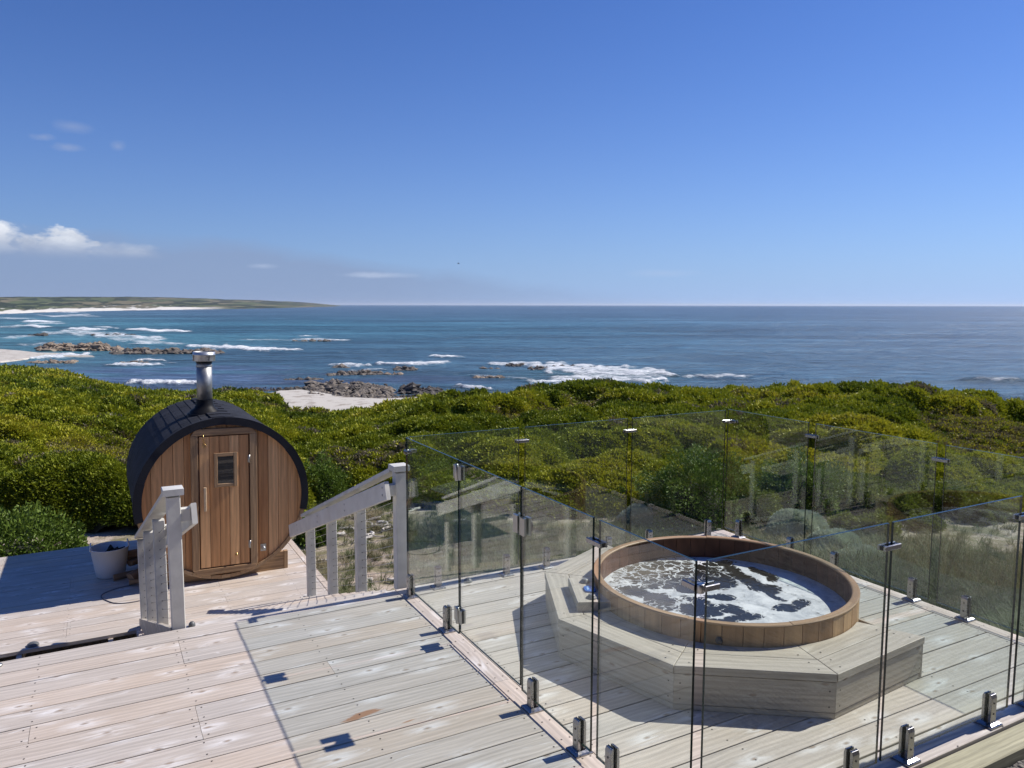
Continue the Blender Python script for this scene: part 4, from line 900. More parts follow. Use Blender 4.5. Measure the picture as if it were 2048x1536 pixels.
def corner_clamp(x, y, dx, dy, label):
    mb = MB(); z = 1.13; h = .0125
    for s in (0, 1):
        o = .0105 if s == 0 else -.0215
        a, b = sorted((x + dx * .012, x + dx * .085)); c0, c1 = sorted((y + o, y + o + .011)); mb.box((a, c0, z - h), (b, c1, z + h), ch=.003)
        a, b = sorted((y + dy * .012, y + dy * .085)); c0, c1 = sorted((x + o, x + o + .011)); mb.box((c0, a, z - h), (c1, b, z + h), ch=.003, axis=1)
    r = empty('corner_clamp', (x, y, z), label, 'glass clamp', 'steel clamps joining the glass panels'); mb.build('cheeks', STEEL, r)
    g = MB(); g.lathe([(.016, -.022), (.018, -.018), (.018, .012), (.016, .016)], (x + dx * .008, y + dy * .008, z), 16); g.build('corner_knuckle', CHROME, r)
corner_clamp(XA + .012, YD, 1, 1, 'corner clamp with round knuckle over the tub water, nearest the camera')
corner_clamp(XC - .01, YB + .0, -1, -1, 'corner clamp at the far top corner of the glass fence')
corner_clamp(XA, YB, 1, -1, 'corner clamp beside the right stair newel')

# ------------------------------------------------------------------ hot tub and its platform
TC = np.array([3.765, 3.885]); TR = .885; TZ = .392; OC = np.array([3.787, 3.90]); OR = 1.272
def poly(k, r=OR, z=0): a = math.radians(-105 + 40 * k); return np.array([OC[0] + r * math.cos(a), OC[1] + r * math.sin(a), z])
plat = empty('tub_platform', (OC[0], OC[1], 0), 'weathered many-sided timber platform wrapped round the hot tub', 'platform')
sides = MB(); tops = MB(); scr = MB(); PT = .262; CAPH = .045
kr = [-4, -3, -2, -1, 0, 1]      # corners of the platform, clockwise from behind the tub to the cut end on the right
for ka, kb in zip(kr[:-1], kr[1:]):
    A0, B0 = poly(ka), poly(kb); e = (B0 - A0); l = np.linalg.norm(e); e /= l; nin = np.array([-e[1], e[0], 0])
    f = math.tan(math.radians(20))
    def tz(o0, o1, z, th, mb, rn, gap=.0022):
        A = A0 + nin * o0 + e * (o0 * f + gap); B = B0 + nin * o0 - e * (o0 * f + gap); C_ = B0 + nin * o1 - e * (o1 * f + gap); D = A0 + nin * o1 + e * (o1 * f + gap)
        vs = [np.array([p[0], p[1], zz]) for zz in (z, z - th) for p in (A, B, C_, D)]
        off = random.uniform(-40, 40); gc = [((p - A0) @ e, (p - A0) @ nin + p[2] * 1.3, off) for p in vs]
        mb.add(vs, [(0, 1, 2, 3), (7, 6, 5, 4), (0, 4, 5, 1), (1, 5, 6, 2), (2, 6, 7, 3), (3, 7, 4, 0)], gc=gc, rnd=rn)
    rn = random.random()
    tz(-.006, .163, PT, CAPH, tops, rn)
    # inner filler board with an arc towards the tub
    o0 = .168; A = A0 + nin * o0 + e * (o0 * f + .002); B = B0 + nin * o0 - e * (o0 * f + .002)
    aa, ab = [math.atan2(p[1] - TC[1], p[0] - TC[0]) for p in (A, B)]
    if ab < aa: ab += 2 * PI
    arc = [np.array([TC[0] + (TR + .004) * math.cos(t), TC[1] + (TR + .004) * math.sin(t), 0]) for t in np.linspace(ab, aa, 12)]
    ring = [A, B] + arc; n = len(ring); off = random.uniform(-40, 40); vs = [np.array([p[0], p[1], zz]) for zz in (PT - .001, PT - CAPH) for p in ring]
    tops.add(vs, [tuple(range(n)), tuple(range(n, 2 * n))[::-1]] + [(i, n + i, n + (i + 1) % n, (i + 1) % n) for i in range(n)], gc=[((p - A0) @ e, (p - A0) @ nin, off) for p in vs], rnd=random.random())
    tz(0.0015, .03, PT - CAPH - .006, .174, sides, random.random(), 0.0004); tz(.004, .03, .033, .031, sides, random.random(), .0004)
    for t in (.08, .92):
        for o in (.04, .12, .21):
            p = A0 + e * l * (t + (.5 - t) * o * 1.1) + nin * o; scr.add([(p[0] + .0055 * math.cos(q * PI / 3), p[1] + .0055 * math.sin(q * PI / 3), PT + .0012) for q in range(6)], [tuple(range(6))])
        for zz in (.07, .16):
            p = A0 + e * l * (.04 if t < .5 else .96) - nin * .0012; scr.add([tuple(p + e * .005 * math.cos(q * PI / 3) + np.array([0, 0, zz + .005 * math.sin(q * PI / 3)])) for q in range(6)], [tuple(range(6))])
# cut end on the right of the platform: from corner to the tub
A0 = poly(1); B0 = np.array([TC[0] + TR * math.cos(math.radians(-51)), TC[1] + TR * math.sin(math.radians(-51)), 0])
e = B0 - A0; l = np.linalg.norm(e); e /= l; nn_ = np.array([e[1], -e[0], 0])
sides.board(tuple(A0 + nn_ * -.012 + np.array([0, 0, PT - CAPH - .003])), tuple(B0 + nn_ * -.012 + np.array([0, 0, PT - CAPH - .003])), .022, .21)
tops.build('top_boards', PLAT, plat, bevel=.003); sides.build('side_boards', PLAT, plat, bevel=.003); scr.build('screws', SCREW, plat)

tub = empty('hot_tub', (TC[0], TC[1], 0), 'round cedar hot tub full of foaming water inside the glass fence', 'hot tub')
NSV = 46; wal = MB(); inn = MB()
for k in range(NSV):
    a0 = 2 * PI * k / NSV; a1 = 2 * PI * (k + 1) / NSV; g = .0035; rn = random.random(); off = random.uniform(-30, 30)
    def cp(a, r, z): return (TC[0] + r * math.cos(a), TC[1] + r * math.sin(a), z)
    aa = [a0 + g / 2, a0 + g * 1.2, a1 - g * 1.2, a1 - g / 2]; rr_ = [TR - .003, TR, TR, TR - .003]
    vs = [cp(a, r, z) for z in (.002, TZ - .012) for a, r in zip(aa, rr_)] + [cp(a, TR - .012, z) for z in (.002, TZ - .012) for a in (aa[0], aa[3])]
    gc = [(v[2], i % 4 * .03, off) for i, v in enumerate(vs)]
    wal.add(vs, [(0, 1, 5, 4), (1, 2, 6, 5), (2, 3, 7, 6), (0, 4, 10, 8), (3, 9, 11, 7)], gc=gc, rnd=rn)
    vs = [cp(a0, TR - .0125, .002), cp(a1, TR - .0125, .002), cp(a1, TR - .0125, TZ - .012), cp(a0, TR - .0125, TZ - .012)]; wal.add(vs, [(0, 1, 2, 3)], mi=1)
    ri = TR - .042; vs = [cp(a0 + .0015, ri, .05), cp(a1 - .0015, ri, .05), cp(a1 - .0015, ri, TZ - .012), cp(a0 + .0015, ri, TZ - .012), cp(a1 + .0015, ri, .05), cp(a1 + .0015, ri, TZ - .012), cp(a1, ri + .004, .05), cp(a1, ri + .004, TZ - .012)]
    inn.add(vs[:4], [(3, 2, 1, 0)], gc=[(v[2], i * .03, off) for i, v in enumerate(vs[:4])], rnd=random.random()); inn.add([vs[1], vs[6], vs[7], vs[2]], [(0, 1, 2, 3)], mi=1); inn.add([vs[6], vs[4], vs[5], vs[7]], [(0, 1, 2, 3)], mi=1)
wal.build('staves', [STAVE, CHAR], tub); inn.build('inner_wall', [REDW, CHAR], tub)
rim = MB(); NR = 9
for k in range(NR):
    a0 = 2 * PI * (k + .35) / NR; a1 = 2 * PI * (k + 1.35) / NR - .003; dz = random.uniform(-.0015, .002); rings_ = []
    for a in np.linspace(a0, a1, 14):
        c, s = math.cos(a), math.sin(a); sec = [(TR - .046, -.012), (TR - .046, -.004), (TR - .040, 0), (TR - .002, 0), (TR + .003, -.005), (TR + .003, -.012)]
        rings_.append([(TC[0] + r * c, TC[1] + r * s, TZ + z + dz) for r, z in sec])
    rim.rings(rings_, smooth=False, gc=[(a * TR, j * .02, k * 3.) for a in np.linspace(a0, a1, 14) for j in range(6)], rnd=random.random())
rim.build('rim', RIMW, tub)
for px, py in ((1438, 1281),):
    a = math.atan2(*(atz(px, py, .30)[:2] - TC)[::-1]); kb = MB(); c = (TC[0] + TR * math.cos(a), TC[1] + TR * math.sin(a), .29); kb.lathe([(.022, 0), (.022, .012), (.013, .014), (.013, .03), (.002, .031)], c, 14, (math.cos(a), math.sin(a), 0)); kb.build('drain_knob', DARKP, tub)
kb = MB(); a = math.radians(-47); kb.lathe([(.02, 0), (.02, .02), (.002, .021)], (TC[0] + TR * math.cos(a), TC[1] + TR * math.sin(a), .045), 12, (math.cos(a), math.sin(a), 0)); kb.build('drain_plug', DARKP, tub)
def tub_water():
    m, nt, b = new_mat('foaming_tub_water'); L = nt.links.new; fo = N(nt, 'ShaderNodeAttribute', attribute_name='foam'); tc = N(nt, 'ShaderNodeTexCoord')
    def nz(sc, d, r, di=0):
        n = N(nt, 'ShaderNodeTexNoise', inp={'Scale': sc, 'Detail': d, 'Roughness': r, 'Distortion': di}); L(tc.outputs['Object'], n.inputs['Vector']); return n.outputs[0]
    n1 = nz(13, 9, .72, .9); s0 = N(nt, 'ShaderNodeMath', operation='MULTIPLY_ADD', inp={1: 1.0}); L(n1, s0.inputs[0]); L(fo.outputs['Fac'], s0.inputs[2])
    vo = N(nt, 'ShaderNodeTexVoronoi', feature='DISTANCE_TO_EDGE', inp={'Scale': 11}); wp = N(nt, 'ShaderNodeMix', data_type='RGBA'); wp.inputs[0].default_value = .16; L(tc.outputs['Object'], wp.inputs[6])
    wn_ = N(nt, 'ShaderNodeTexNoise', inp={'Scale': 9, 'Detail': 5}); L(tc.outputs['Object'], wn_.inputs['Vector']); L(wn_.outputs['Color'], wp.inputs[7]); L(wp.outputs[2], vo.inputs['Vector'])
    ve = N(nt, 'ShaderNodeMapRange', inp={1: 0, 2: .07, 3: .34, 4: 0}); L(vo.outputs['Distance'], ve.inputs[0])
    s = N(nt, 'ShaderNodeMath', operation='ADD'); L(s0.outputs[0], s.inputs[0]); L(ve.outputs[0], s.inputs[1])
    mr = N(nt, 'ShaderNodeMapRange', inp={1: 1.02, 2: 1.15, 3: 0, 4: 1}); L(s.outputs[0], mr.inputs[0])
    fcm = N(nt, 'ShaderNodeMapRange', inp={1: .36, 2: .62, 3: 0, 4: 1}); L(nz(7, 9, .7, .6), fcm.inputs[0]); fc = N(nt, 'ShaderNodeMix', data_type='RGBA'); L(fcm.outputs[0], fc.inputs[0]); fc.inputs[6].default_value = (.36, .38, .41, 1); fc.inputs[7].default_value = (.66, .67, .68, 1)
    x = N(nt, 'ShaderNodeMix', data_type='RGBA'); L(mr.outputs[0], x.inputs[0]); dk = N(nt, 'ShaderNodeMix', data_type='RGBA'); ae = N(nt, 'ShaderNodeAttribute', attribute_name='aer'); L(ae.outputs['Fac'], dk.inputs[0]); dk.inputs[6].default_value = (.022, .021, .017, 1); dk.inputs[7].default_value = (.20, .18, .15, 1); L(dk.outputs[2], x.inputs[6]); L(fc.outputs[2], x.inputs[7]); L(x.outputs[2], b.inputs['Base Color'])
    rr = N(nt, 'ShaderNodeMapRange', inp={1: 0, 2: 1, 3: .06, 4: .85}); L(mr.outputs[0], rr.inputs[0]); L(rr.outputs[0], b.inputs['Roughness'])
    h = N(nt, 'ShaderNodeMath', operation='MULTIPLY_ADD', inp={1: .5}); L(nz(40, 5, .6), h.inputs[0]); L(mr.outputs[0], h.inputs[2]); bp = N(nt, 'ShaderNodeBump', inp={'Strength': .55, 'Distance': .006}); L(h.outputs[0], bp.inputs['Height']); L(bp.outputs[0], b.inputs['Normal'])
    rs = np.linspace(0, TR - .043, 150); th = np.linspace(0, 2 * PI, 420); R_, T_ = np.meshgrid(rs, th, indexing='ij'); X = TC[0] + R_ * np.cos(T_); Y = TC[1] + R_ * np.sin(T_); z = .225
    d = np.stack([X, Y, np.full_like(X, z)], -1) - CAM; w_ = d @ fw; PXx = CX + F * (d @ rt) / w_; PYy = CY - F * (d @ up) / w_
    wx = PXx + 14 * (fbm(X * 7, Y * 7, 4, 5) - .5); wy = PYy + 8 * (fbm(X * 7, Y * 7, 4, 9) - .5)
    f = np.full_like(X, .72)
    def hole(cx, cy, rx, ry, s, ang=0):
        nonlocal f
        c, q = math.cos(math.radians(ang)), math.sin(math.radians(ang)); u = (wx - cx) * c + (wy - cy) * q; v = -(wx - cx) * q + (wy - cy) * c
        f = np.minimum(f, .72 - s * 1.1 * np.clip(1.75 - np.sqrt((u / rx) ** 2 + (v / ry) ** 2), 0, 1))
    for h_ in ((1320, 1148, 70, 25, .27), (1300, 1133, 45, 10, .2), (1345, 1160, 45, 14, .33), (1268, 1182, 27, 7, .6, 8), (1309, 1192, 22, 7, .5), (1322, 1204, 28, 6, .45), (1374, 1176, 24, 6, .6, 5), (1440, 1195, 22, 5, .65, 5), (1300, 1121, 10, 3, .5), (1392, 1200, 22, 6, .45, 15),
               (1415, 1150, 30, 18, .42), (1445, 1165, 20, 10, .55), (1398, 1219, 36, 9, .62, 5), (1470, 1222, 30, 6, .5, 15), (1487, 1236, 26, 5, .6, -5), (1330, 1217, 14, 4, .35),
               (1450, 1127, 14, 4, .6), (1470, 1142, 22, 6, .6, 35), (1495, 1161, 30, 7, .62, 25), (1530, 1176, 24, 6, .62, 5), (1546, 1190, 18, 3.5, .55, 25), (1528, 1146, 24, 3.5, .6, 20), (1545, 1156, 9, 5, .5), (1575, 1215, 22, 5, .55), (1600, 1207, 14, 6, .5), (1432, 1243, 30, 4, .5, 8)): hole(*h_)
    V = np.stack([X - TC[0], Y - TC[1], z + .004 * (fbm(X * 9, Y * 9, 3, 2) - .5)], -1).reshape(-1, 3)
    o = fast_mesh('water', V, grid_faces(len(th), len(rs))[:, ::-1], m, True, {'foam': ('FLOAT', f.ravel()), 'aer': ('FLOAT', np.clip(sstep(1400, 1300, wx) * (.35 + .9 * (fbm(X * 5, Y * 5, 3, 77) - .3)), 0, 1).ravel())}, parent=tub)
tub_water()
# control box with pad and two air buttons
cb = empty('control_box', (2.80, 4.23, PT), 'low timber control box with a blue pad at the left of the tub rim', 'control box')
u = np.array([.42, .907, 0]); u /= np.linalg.norm(u); v = np.array([u[1], -u[0], 0]); o = np.array([2.685, 4.055, PT + .062]); mb = MB()
mb.board(tuple(o + v * .11), tuple(o + v * .11 + u * .45), .22, .060, ch=.004); mb.build('box', PLAT, cb)
for q in (.07, .36):
    c = o + u * q + v * .105; mb = MB(); mb.lathe([(.036, .0), (.036, .006), (.026, .010), (.024, .02), (.016, .026), (.001, .027)], c, 20); mb.build('air_button', GREYK, cb)
c = o + u * .215 + v * .115; mb = MB(); pts = [(math.copysign(abs(math.cos(t)) ** .5, math.cos(t)) * .052, math.copysign(abs(math.sin(t)) ** .5, math.sin(t)) * .04) for t in np.linspace(0, 2 * PI, 25)[:-1]]
mb.rings([[c + u * a * s + v * b * s + np.array([0, 0, z]) for a, b in pts] for s, z in ((1, .0005), (1, .007), (.93, .011))], smooth=False); pad = mb.build('touch_pad', BLUEP, cb)
mb = MB()
for a, b, la, lb in ((-.012, -.014, .012, .007), (.018, -.012, .010, .006), (-.02, .012, .008, .008), (.012, .014, .014, .006)):
    q = c + u * a + v * b + np.array([0, 0, .0118]); mb.add([q - u * la - v * lb, q + u * la - v * lb, q + u * la + v * lb, q - u * la + v * lb], [(0, 1, 2, 3)])
mb.build('pad_buttons', CYANP, pad)

# ------------------------------------------------------------------ barrel sauna
SX, SZ, SR = 1.29, -.125, .992; YF, YBk = 9.80, 12.10
sa = empty('barrel_sauna', (SX, (YF + YBk) / 2, LZ), 'cedar barrel sauna with black shingle roof and steel chimney on the lower deck', 'sauna')
def pc(a, r, y): return (SX + r * math.cos(a), y, SZ + r * math.sin(a))
mb = MB(); NSS = 54
for k in range(NSS):
    a0 = 2 * PI * k / NSS + .002; a1 = 2 * PI * (k + 1) / NSS - .002; off = random.uniform(-30, 30); vs = []
    for y in (YF, YBk): vs += [pc(a0, SR - .045, y), pc(a1, SR - .045, y), pc(a1, SR, y), pc(a0, SR, y)]
    mb.add(vs, [(0, 1, 2, 3), (7, 6, 5, 4), (0, 4, 5, 1), (1, 5, 6, 2), (2, 6, 7, 3), (3, 7, 4, 0)], gc=[(v_[1], i % 4 * .03, off) for i, v_ in enumerate(vs)])
mb.build('barrel_staves', RIMW, sa)
def chord(x, r=SR - .043): return math.sqrt(max(r * r - (x - SX) ** 2, 0))
mb = MB(); x = SX - .94; n = 0
while x < SX + .935:
    x2 = min(x + .122, SX + .94); xs = np.linspace(x + .0022, x2 - .0022, 4); topz = [SZ + chord(q) for q in xs]; bot = [SZ - chord(q) for q in xs]
    ring = [(q, z_) for q, z_ in zip(xs, topz)] + [(q, z_) for q, z_ in zip(xs[::-1], bot[::-1])]; yy = YF + .035
    vs = [(a, yy, b) for a, b in ring] + [(a, yy + .04, b) for a, b in ring]; m_ = len(ring); off = random.uniform(-30, 30)
    mb.add(vs, [tuple(range(m_)), tuple(range(m_, 2 * m_))[::-1]] + [(i, m_ + i, m_ + (i + 1) % m_, (i + 1) % m_) for i in range(m_)], gc=[(v_[2], v_[0], off) for v_ in vs]); x = x2
mb.build('front_wall', CEDAR, sa, bevel=.002)
mb = MB(); mb.lathe([(.94, 0), (.94, .03)], (SX, YBk - .05, SZ), 48, (0, 1, 0)); mb.build('back_wall', RIMW, sa)
# shingles
def shingles():
    mb = MB(); L0, L1 = YF - .012, YBk + .01; exposure = .118; amax = math.radians(102); nrow = int(SR * amax / exposure)
    for sd in (1, -1):
        for r in range(nrow):
            b0 = PI / 2 - sd * (amax - r * exposure / SR); b1 = PI / 2 - sd * max(amax - (r + 1.25) * exposure / SR, 0.0)
            y = L0 - random.uniform(0, .2)
            while y < L1:
                y1 = min(y + .25 + random.choice((0, .02, -.02)), L1); ya = max(y, L0)
                if y1 - ya > .01:
                    lift = random.uniform(.006, .009); vs = []
                    for t in np.linspace(0, 1, 4):
                        a = b0 + (b1 - b0) * t; R1 = SR + lift * (1 - t) + .0025
                        for (yy, rr_) in ((ya + .002, R1), (y1 - .002, R1), (y1 - .002, R1 - .006), (ya + .002, R1 - .006)): vs.append(pc(a, rr_, yy))
                    fs = []
                    for i in range(3):
                        for j in range(4): fs.append((i * 4 + j, i * 4 + (j + 1) % 4, (i + 1) * 4 + (j + 1) % 4, (i + 1) * 4 + j))
                    fs += [(0, 1, 2, 3)[::-1], (12, 13, 14, 15)]
                    mb.add(vs, fs)
                y = y1
    # ridge caps
    y = L1
    while y > L0:
        y1 = max(y - .28, L0); vs = []
        for t in np.linspace(-1, 1, 5):
            a = PI / 2 + t * .13
            for (yy, rr_) in ((y1, SR + .026), (y, SR + .018), (y, SR + .012), (y1, SR + .016)): vs.append(pc(a, rr_, yy))
        fs = [(i * 4 + j, i * 4 + (j + 1) % 4, (i + 1) * 4 + (j + 1) % 4, (i + 1) * 4 + j) for i in range(4) for j in range(4)] + [(3, 2, 1, 0), (16, 17, 18, 19)]
        mb.add(vs, fs); y = y1
    mb.build('roof_shingles', SHING, sa)
    un = MB()
    for i in range(60):
        a0 = PI / 2 - amax + 2 * amax * i / 60; a1 = PI / 2 - amax + 2 * amax * (i + 1) / 60
        un.add([pc(a0, SR + .002, L0), pc(a1, SR + .002, L0), pc(a1, SR + .002, L1), pc(a0, SR + .002, L1)], [(0, 1, 2, 3)])
    un.build('roof_felt', CHAR, sa)
    fa = MB(); edges = np.radians([-13, 12, 37, 62, 88, 113, 138, 163, 190])
    for k, (a0, a1) in enumerate(zip(edges[:-1], edges[1:])):
        vs = []; m_ = 8; ty = .005 * (k % 2); ri = SR - .066 - .004 * (k % 2); ro = SR + .022 + .003 * (k % 2)
        for a in np.linspace(a0 + .003, a1 + .02, m_):
            for (rr_, yy) in ((ri, YF - .014 - ty), (ro, YF - .014 - ty), (ro, YF + .05), (ro - .008, YF + .05), (ro - .008, YF - .006 - ty), (ri, YF - .006 - ty)): vs.append(pc(a, rr_, yy))
        fs = [(i * 6 + j, (i + 1) * 6 + j, (i + 1) * 6 + (j + 1) % 6, i * 6 + (j + 1) % 6) for i in range(m_ - 1) for j in range(6)] + [tuple(range(6)), tuple(range((m_ - 1) * 6, m_ * 6))[::-1]]
        fa.add(vs, fs)
    fa.build('roof_fascia', SHING, sa)
shingles()
YW = YF + .035                       # face of the front wall
def wb(mb, x0, x1, z0, z1, y0, y1, along='z', ch=.004):
    mb.box((x0, y0, z0), (x1, y1, z1), ch=ch, axis=2 if along == 'z' else 0)
DX0, DX1, DZ0, DZ1 = 1.005, 1.575, -.955, .66
mb = MB()
mb.add([(x_, y_, z_) for y_ in (YW - .0015, YW - .010) for x_, z_ in ((DX0 - .012, DZ0 - .014), (DX1 + .012, DZ0 - .014), (DX1 + .012, DZ1 + .012), (DX0 - .012, DZ1 + .012))], [(0, 1, 2, 3), (7, 6, 5, 4), (0, 4, 5, 1), (1, 5, 6, 2), (2, 6, 7, 3), (3, 7, 4, 0)])
mb.build('door_rebate', simple('rebate_shadow_red', (.075, .022, .012), .6), sa)  # dark red painted in as the shadow line round the door
door_mb = MB(); nb = 5; wv = (DX1 - DX0) / nb
for k in range(nb): wb(door_mb, DX0 + k * wv + .0016, DX0 + (k + 1) * wv - .0016, DZ0, DZ1, YW - .034, YW - .0108, ch=.003)
door = door_mb.build('door', CEDAR, sa)
mb = MB(); fw_ = .082
def chamf(pts, y0, y1, along):
    n_ = len(pts); vs = [(a, y0, b) for a, b in pts] + [(a, y1, b) for a, b in pts]; off = random.uniform(-30, 30); rn = random.random()
    mb.add(vs, [tuple(range(n_)), tuple(range(n_, 2 * n_))[::-1]] + [(i, n_ + i, n_ + (i + 1) % n_, (i + 1) % n_) for i in range(n_)], gc=[(v_[2], v_[0], off) if along == 'z' else (v_[0], v_[2], off) for v_ in vs], rnd=rn)
x0, x1, z0, z1 = DX0 - .014, DX1 + .014, DZ0 - .016, DZ1 + .014; y0, y1 = YW - .042, YW - .0008
chamf([(x0 - fw_, z0), (x0 - .0006, z0), (x0 - .0006, z1), (x0 - fw_, z1)], y0, y1, 'z'); chamf([(x1 + .0006, z0), (x1 + fw_, z0), (x1 + fw_, z1), (x1 + .0006, z1)], y0, y1, 'z')
chamf([(x0 - fw_, z1 + .001), (x1 + fw_, z1 + .001), (x1 + fw_ * .35, z1 + fw_), (x0 - fw_ * .35, z1 + fw_)], y0 - .002, y1, 'x'); chamf([(x0 - fw_, z0 - .001), (x0 - fw_ * .25, z0 - fw_ * .95), (x1 + fw_ * .25, z0 - fw_ * .95), (x1 + fw_, z0 - .001)], y0 - .002, y1, 'x')
mb.build('door_frame', CEDAR2, sa, bevel=.004)
yd = YW - .034; wx0, wx1, wz0, wz1 = 1.168, 1.437, .035, .455
mb = MB(); t = .042
for a in ((wx0, wx0 + t, wz0, wz1), (wx1 - t, wx1, wz0, wz1)): wb(mb, a[0], a[1], a[2], a[3], yd - .02, yd - .0006)
for a in ((wx0 + t + .0005, wx1 - t - .0005, wz0, wz0 + t), (wx0 + t + .0005, wx1 - t - .0005, wz1 - t, wz1)): wb(mb, a[0], a[1], a[2], a[3], yd - .019, yd - .0006, 'x')
win = mb.build('window', CEDAR2, sa); mb = MB(); mb.box((wx0 + t - .002, yd - .008, wz0 + t - .002), (wx1 - t + .002, yd - .0008, wz1 - t + .002)); mb.build('window_glass', WINDK, sa)
mb = MB(); mb.box((1.045, yd - .055, -.24), (1.075, yd - .03, .05), ch=.005, axis=2); mb.box((1.05, yd - .03, -.20), (1.07, yd - .0005, -.17)); mb.box((1.05, yd - .03, -.02), (1.07, yd - .0005, .01)); mb.build('door_handle', simple('pale_wood_handle', (.60, .45, .28), .45, noise=.15), sa)
for z in (.36, -.72): mb = MB(); mb.lathe([(.008, -.05), (.008, .05)], (DX1 + .006, yd - .012, z), 10); mb.box((DX1 - .012, yd - .0075, z - .045), (DX1 + .006, yd - .0008, z + .045)); mb.build('hinge', CHROME, sa)
mb = MB(); mb.tube([(DX0 + .05, yd - .006, DZ1 + .03), (DX0 + .047, yd - .016, DZ1 - .02), (DX0 + .058, yd - .012, DZ1 - .09)], .005, 8); mb.tube([(DX0 + .058 + .018 * math.cos(q), yd - .012, DZ1 - .105 + .018 * math.sin(q)) for q in np.linspace(0, 6.3, 14)], .004, 6); mb.build('door_latch_chain', BRASS, sa)
mb = MB(); mb.lathe([(.018, 0), (.018, .006), (.008, .008), (.012, .028), (.002, .03)], (1.42, yd - .0, -.83), 14, (0, -1, 0)); mb.build('door_knob', BRASS, sa)
mb = MB(); mb.box((1.71, YW - .008, -.84), (1.78, YW - .0008, -.75), ch=.002, axis=2); mb.lathe([(.026, 0), (.026, .012), (.014, .014), (.014, .04), (.02, .042), (.02, .05), (.002, .051)], (1.745, YW - .008, -.795), 16, (0, -1, 0)); mb.build('wall_tap', CHROME, sa)
# metal band and cradles
mb = MB(); rg = []
for a in np.linspace(math.radians(200), math.radians(340), 40): rg.append([pc(a, SR + .003, YF + .05), pc(a, SR + .003, YF + .078), pc(a, SR + .0005, YF + .078), pc(a, SR + .0005, YF + .05)])
mb.rings(rg, smooth=False); mb.build('barrel_band', CHROME, sa)
for yc in (YF + .13, YBk - .35):
    xs = np.linspace(SX - .73, SX + .73, 21); ring = [(SX - .73, LZ + .004)] + [(x_, min(SZ - math.sqrt(max((SR + .004) ** 2 - (x_ - SX) ** 2, 0)), LZ + .24)) for x_ in xs] + [(SX + .73, LZ + .004)]
    ring = [(a, max(b, LZ + .0045 + i * 1e-5)) for i, (a, b) in enumerate(ring)]; n_ = len(ring); vs = [(a, yc, b) for a, b in ring] + [(a, yc + .045, b) for a, b in ring]; mb = MB()
    mb.add(vs, [(i, n_ + i, n_ + (i + 1) % n_, (i + 1) % n_) for i in range(n_)][::1], gc=[(v_[0], v_[2], 2.) for v_ in vs])
    for i in range(1, n_ - 2):
        for o_, rev in ((0, False), (n_, True)):
            q = [(ring[i][0], ring[i][1]), (ring[i + 1][0], ring[i + 1][1])]; yy = yc if not rev else yc + .045
            f_ = [(q[0][0], yy, LZ + .004), (q[1][0], yy, LZ + .004), (q[1][0], yy, q[1][1]), (q[0][0], yy, q[0][1])]; mb.add(f_, [(0, 1, 2, 3) if not rev else (3, 2, 1, 0)], gc=[(v_[0], v_[2], 2.) for v_ in f_], rnd=.4)
    mb.build('cradle', CEDAR2, sa)
    for sx in (-1, 1): mb = MB(); x_ = SX + sx * .755; mb.box((x_ - .024, yc - .01, LZ + .004), (x_ + .024, yc + .05, LZ + .245), ch=.003, axis=2); mb.build('cradle_end', RIMW, sa)
# chimney
cx_, cy_ = 1.165, 10.55; zb = SZ + SR + .0
mb = MB(); mb.lathe([(.20, -.02), (.175, .025), (.128, .06), (.11, .10), (.101, .15), (.099, .165)], (cx_, cy_, zb + .0), 32, cap=False); mb.lathe([(.215, -.06), (.213, -.01), (.20, -.008)], (cx_, cy_, zb), 32, cap=False); mb.build('chimney_flashing', BLACK, sa)
FLUE = simple('dull_flue_steel', (.34, .345, .34), .46, .8, noise=.2, scale=10)
chm = MB(); chm.lathe([(.094, .10), (.094, .63)], (cx_, cy_, zb), 36); chm.lathe([(.096, .585), (.0975, .60), (.096, .615)], (cx_, cy_, zb), 36, cap=False); ch_ = chm.build('chimney_pipe', FLUE, sa)
mb = MB(); mb.lathe([(.080, .63), (.097, .635), (.097, .655), (.080, .66)], (cx_, cy_, zb), 32); mb.build('chimney_collar', RUBBER, ch_)
mb = MB(); mb.lathe([(.10, .655), (.134, .66), (.1355, .668), (.1355, .735), (.138, .738), (.138, .746), (.1355, .749), (.1355, .775), (.128, .779), (.128, .76), (.02, .755)], (cx_, cy_, zb), 36); mb.build('chimney_cap', simple('galvanised_cap', (.50, .51, .52), .42, .85, noise=.12, scale=12), ch_)
mb = MB()
for a in (200, 290): q = math.radians(a); mb.box((cx_ + .137 * math.cos(q) - .003, cy_ + .137 * math.sin(q) - .003, zb + .67), (cx_ + .137 * math.cos(q) + .003, cy_ + .137 * math.sin(q) + .003, zb + .735))
mb.build('chimney_rivets', SCREW, ch_)
sa.rotation_euler = (0, math.radians(1.2), 0)

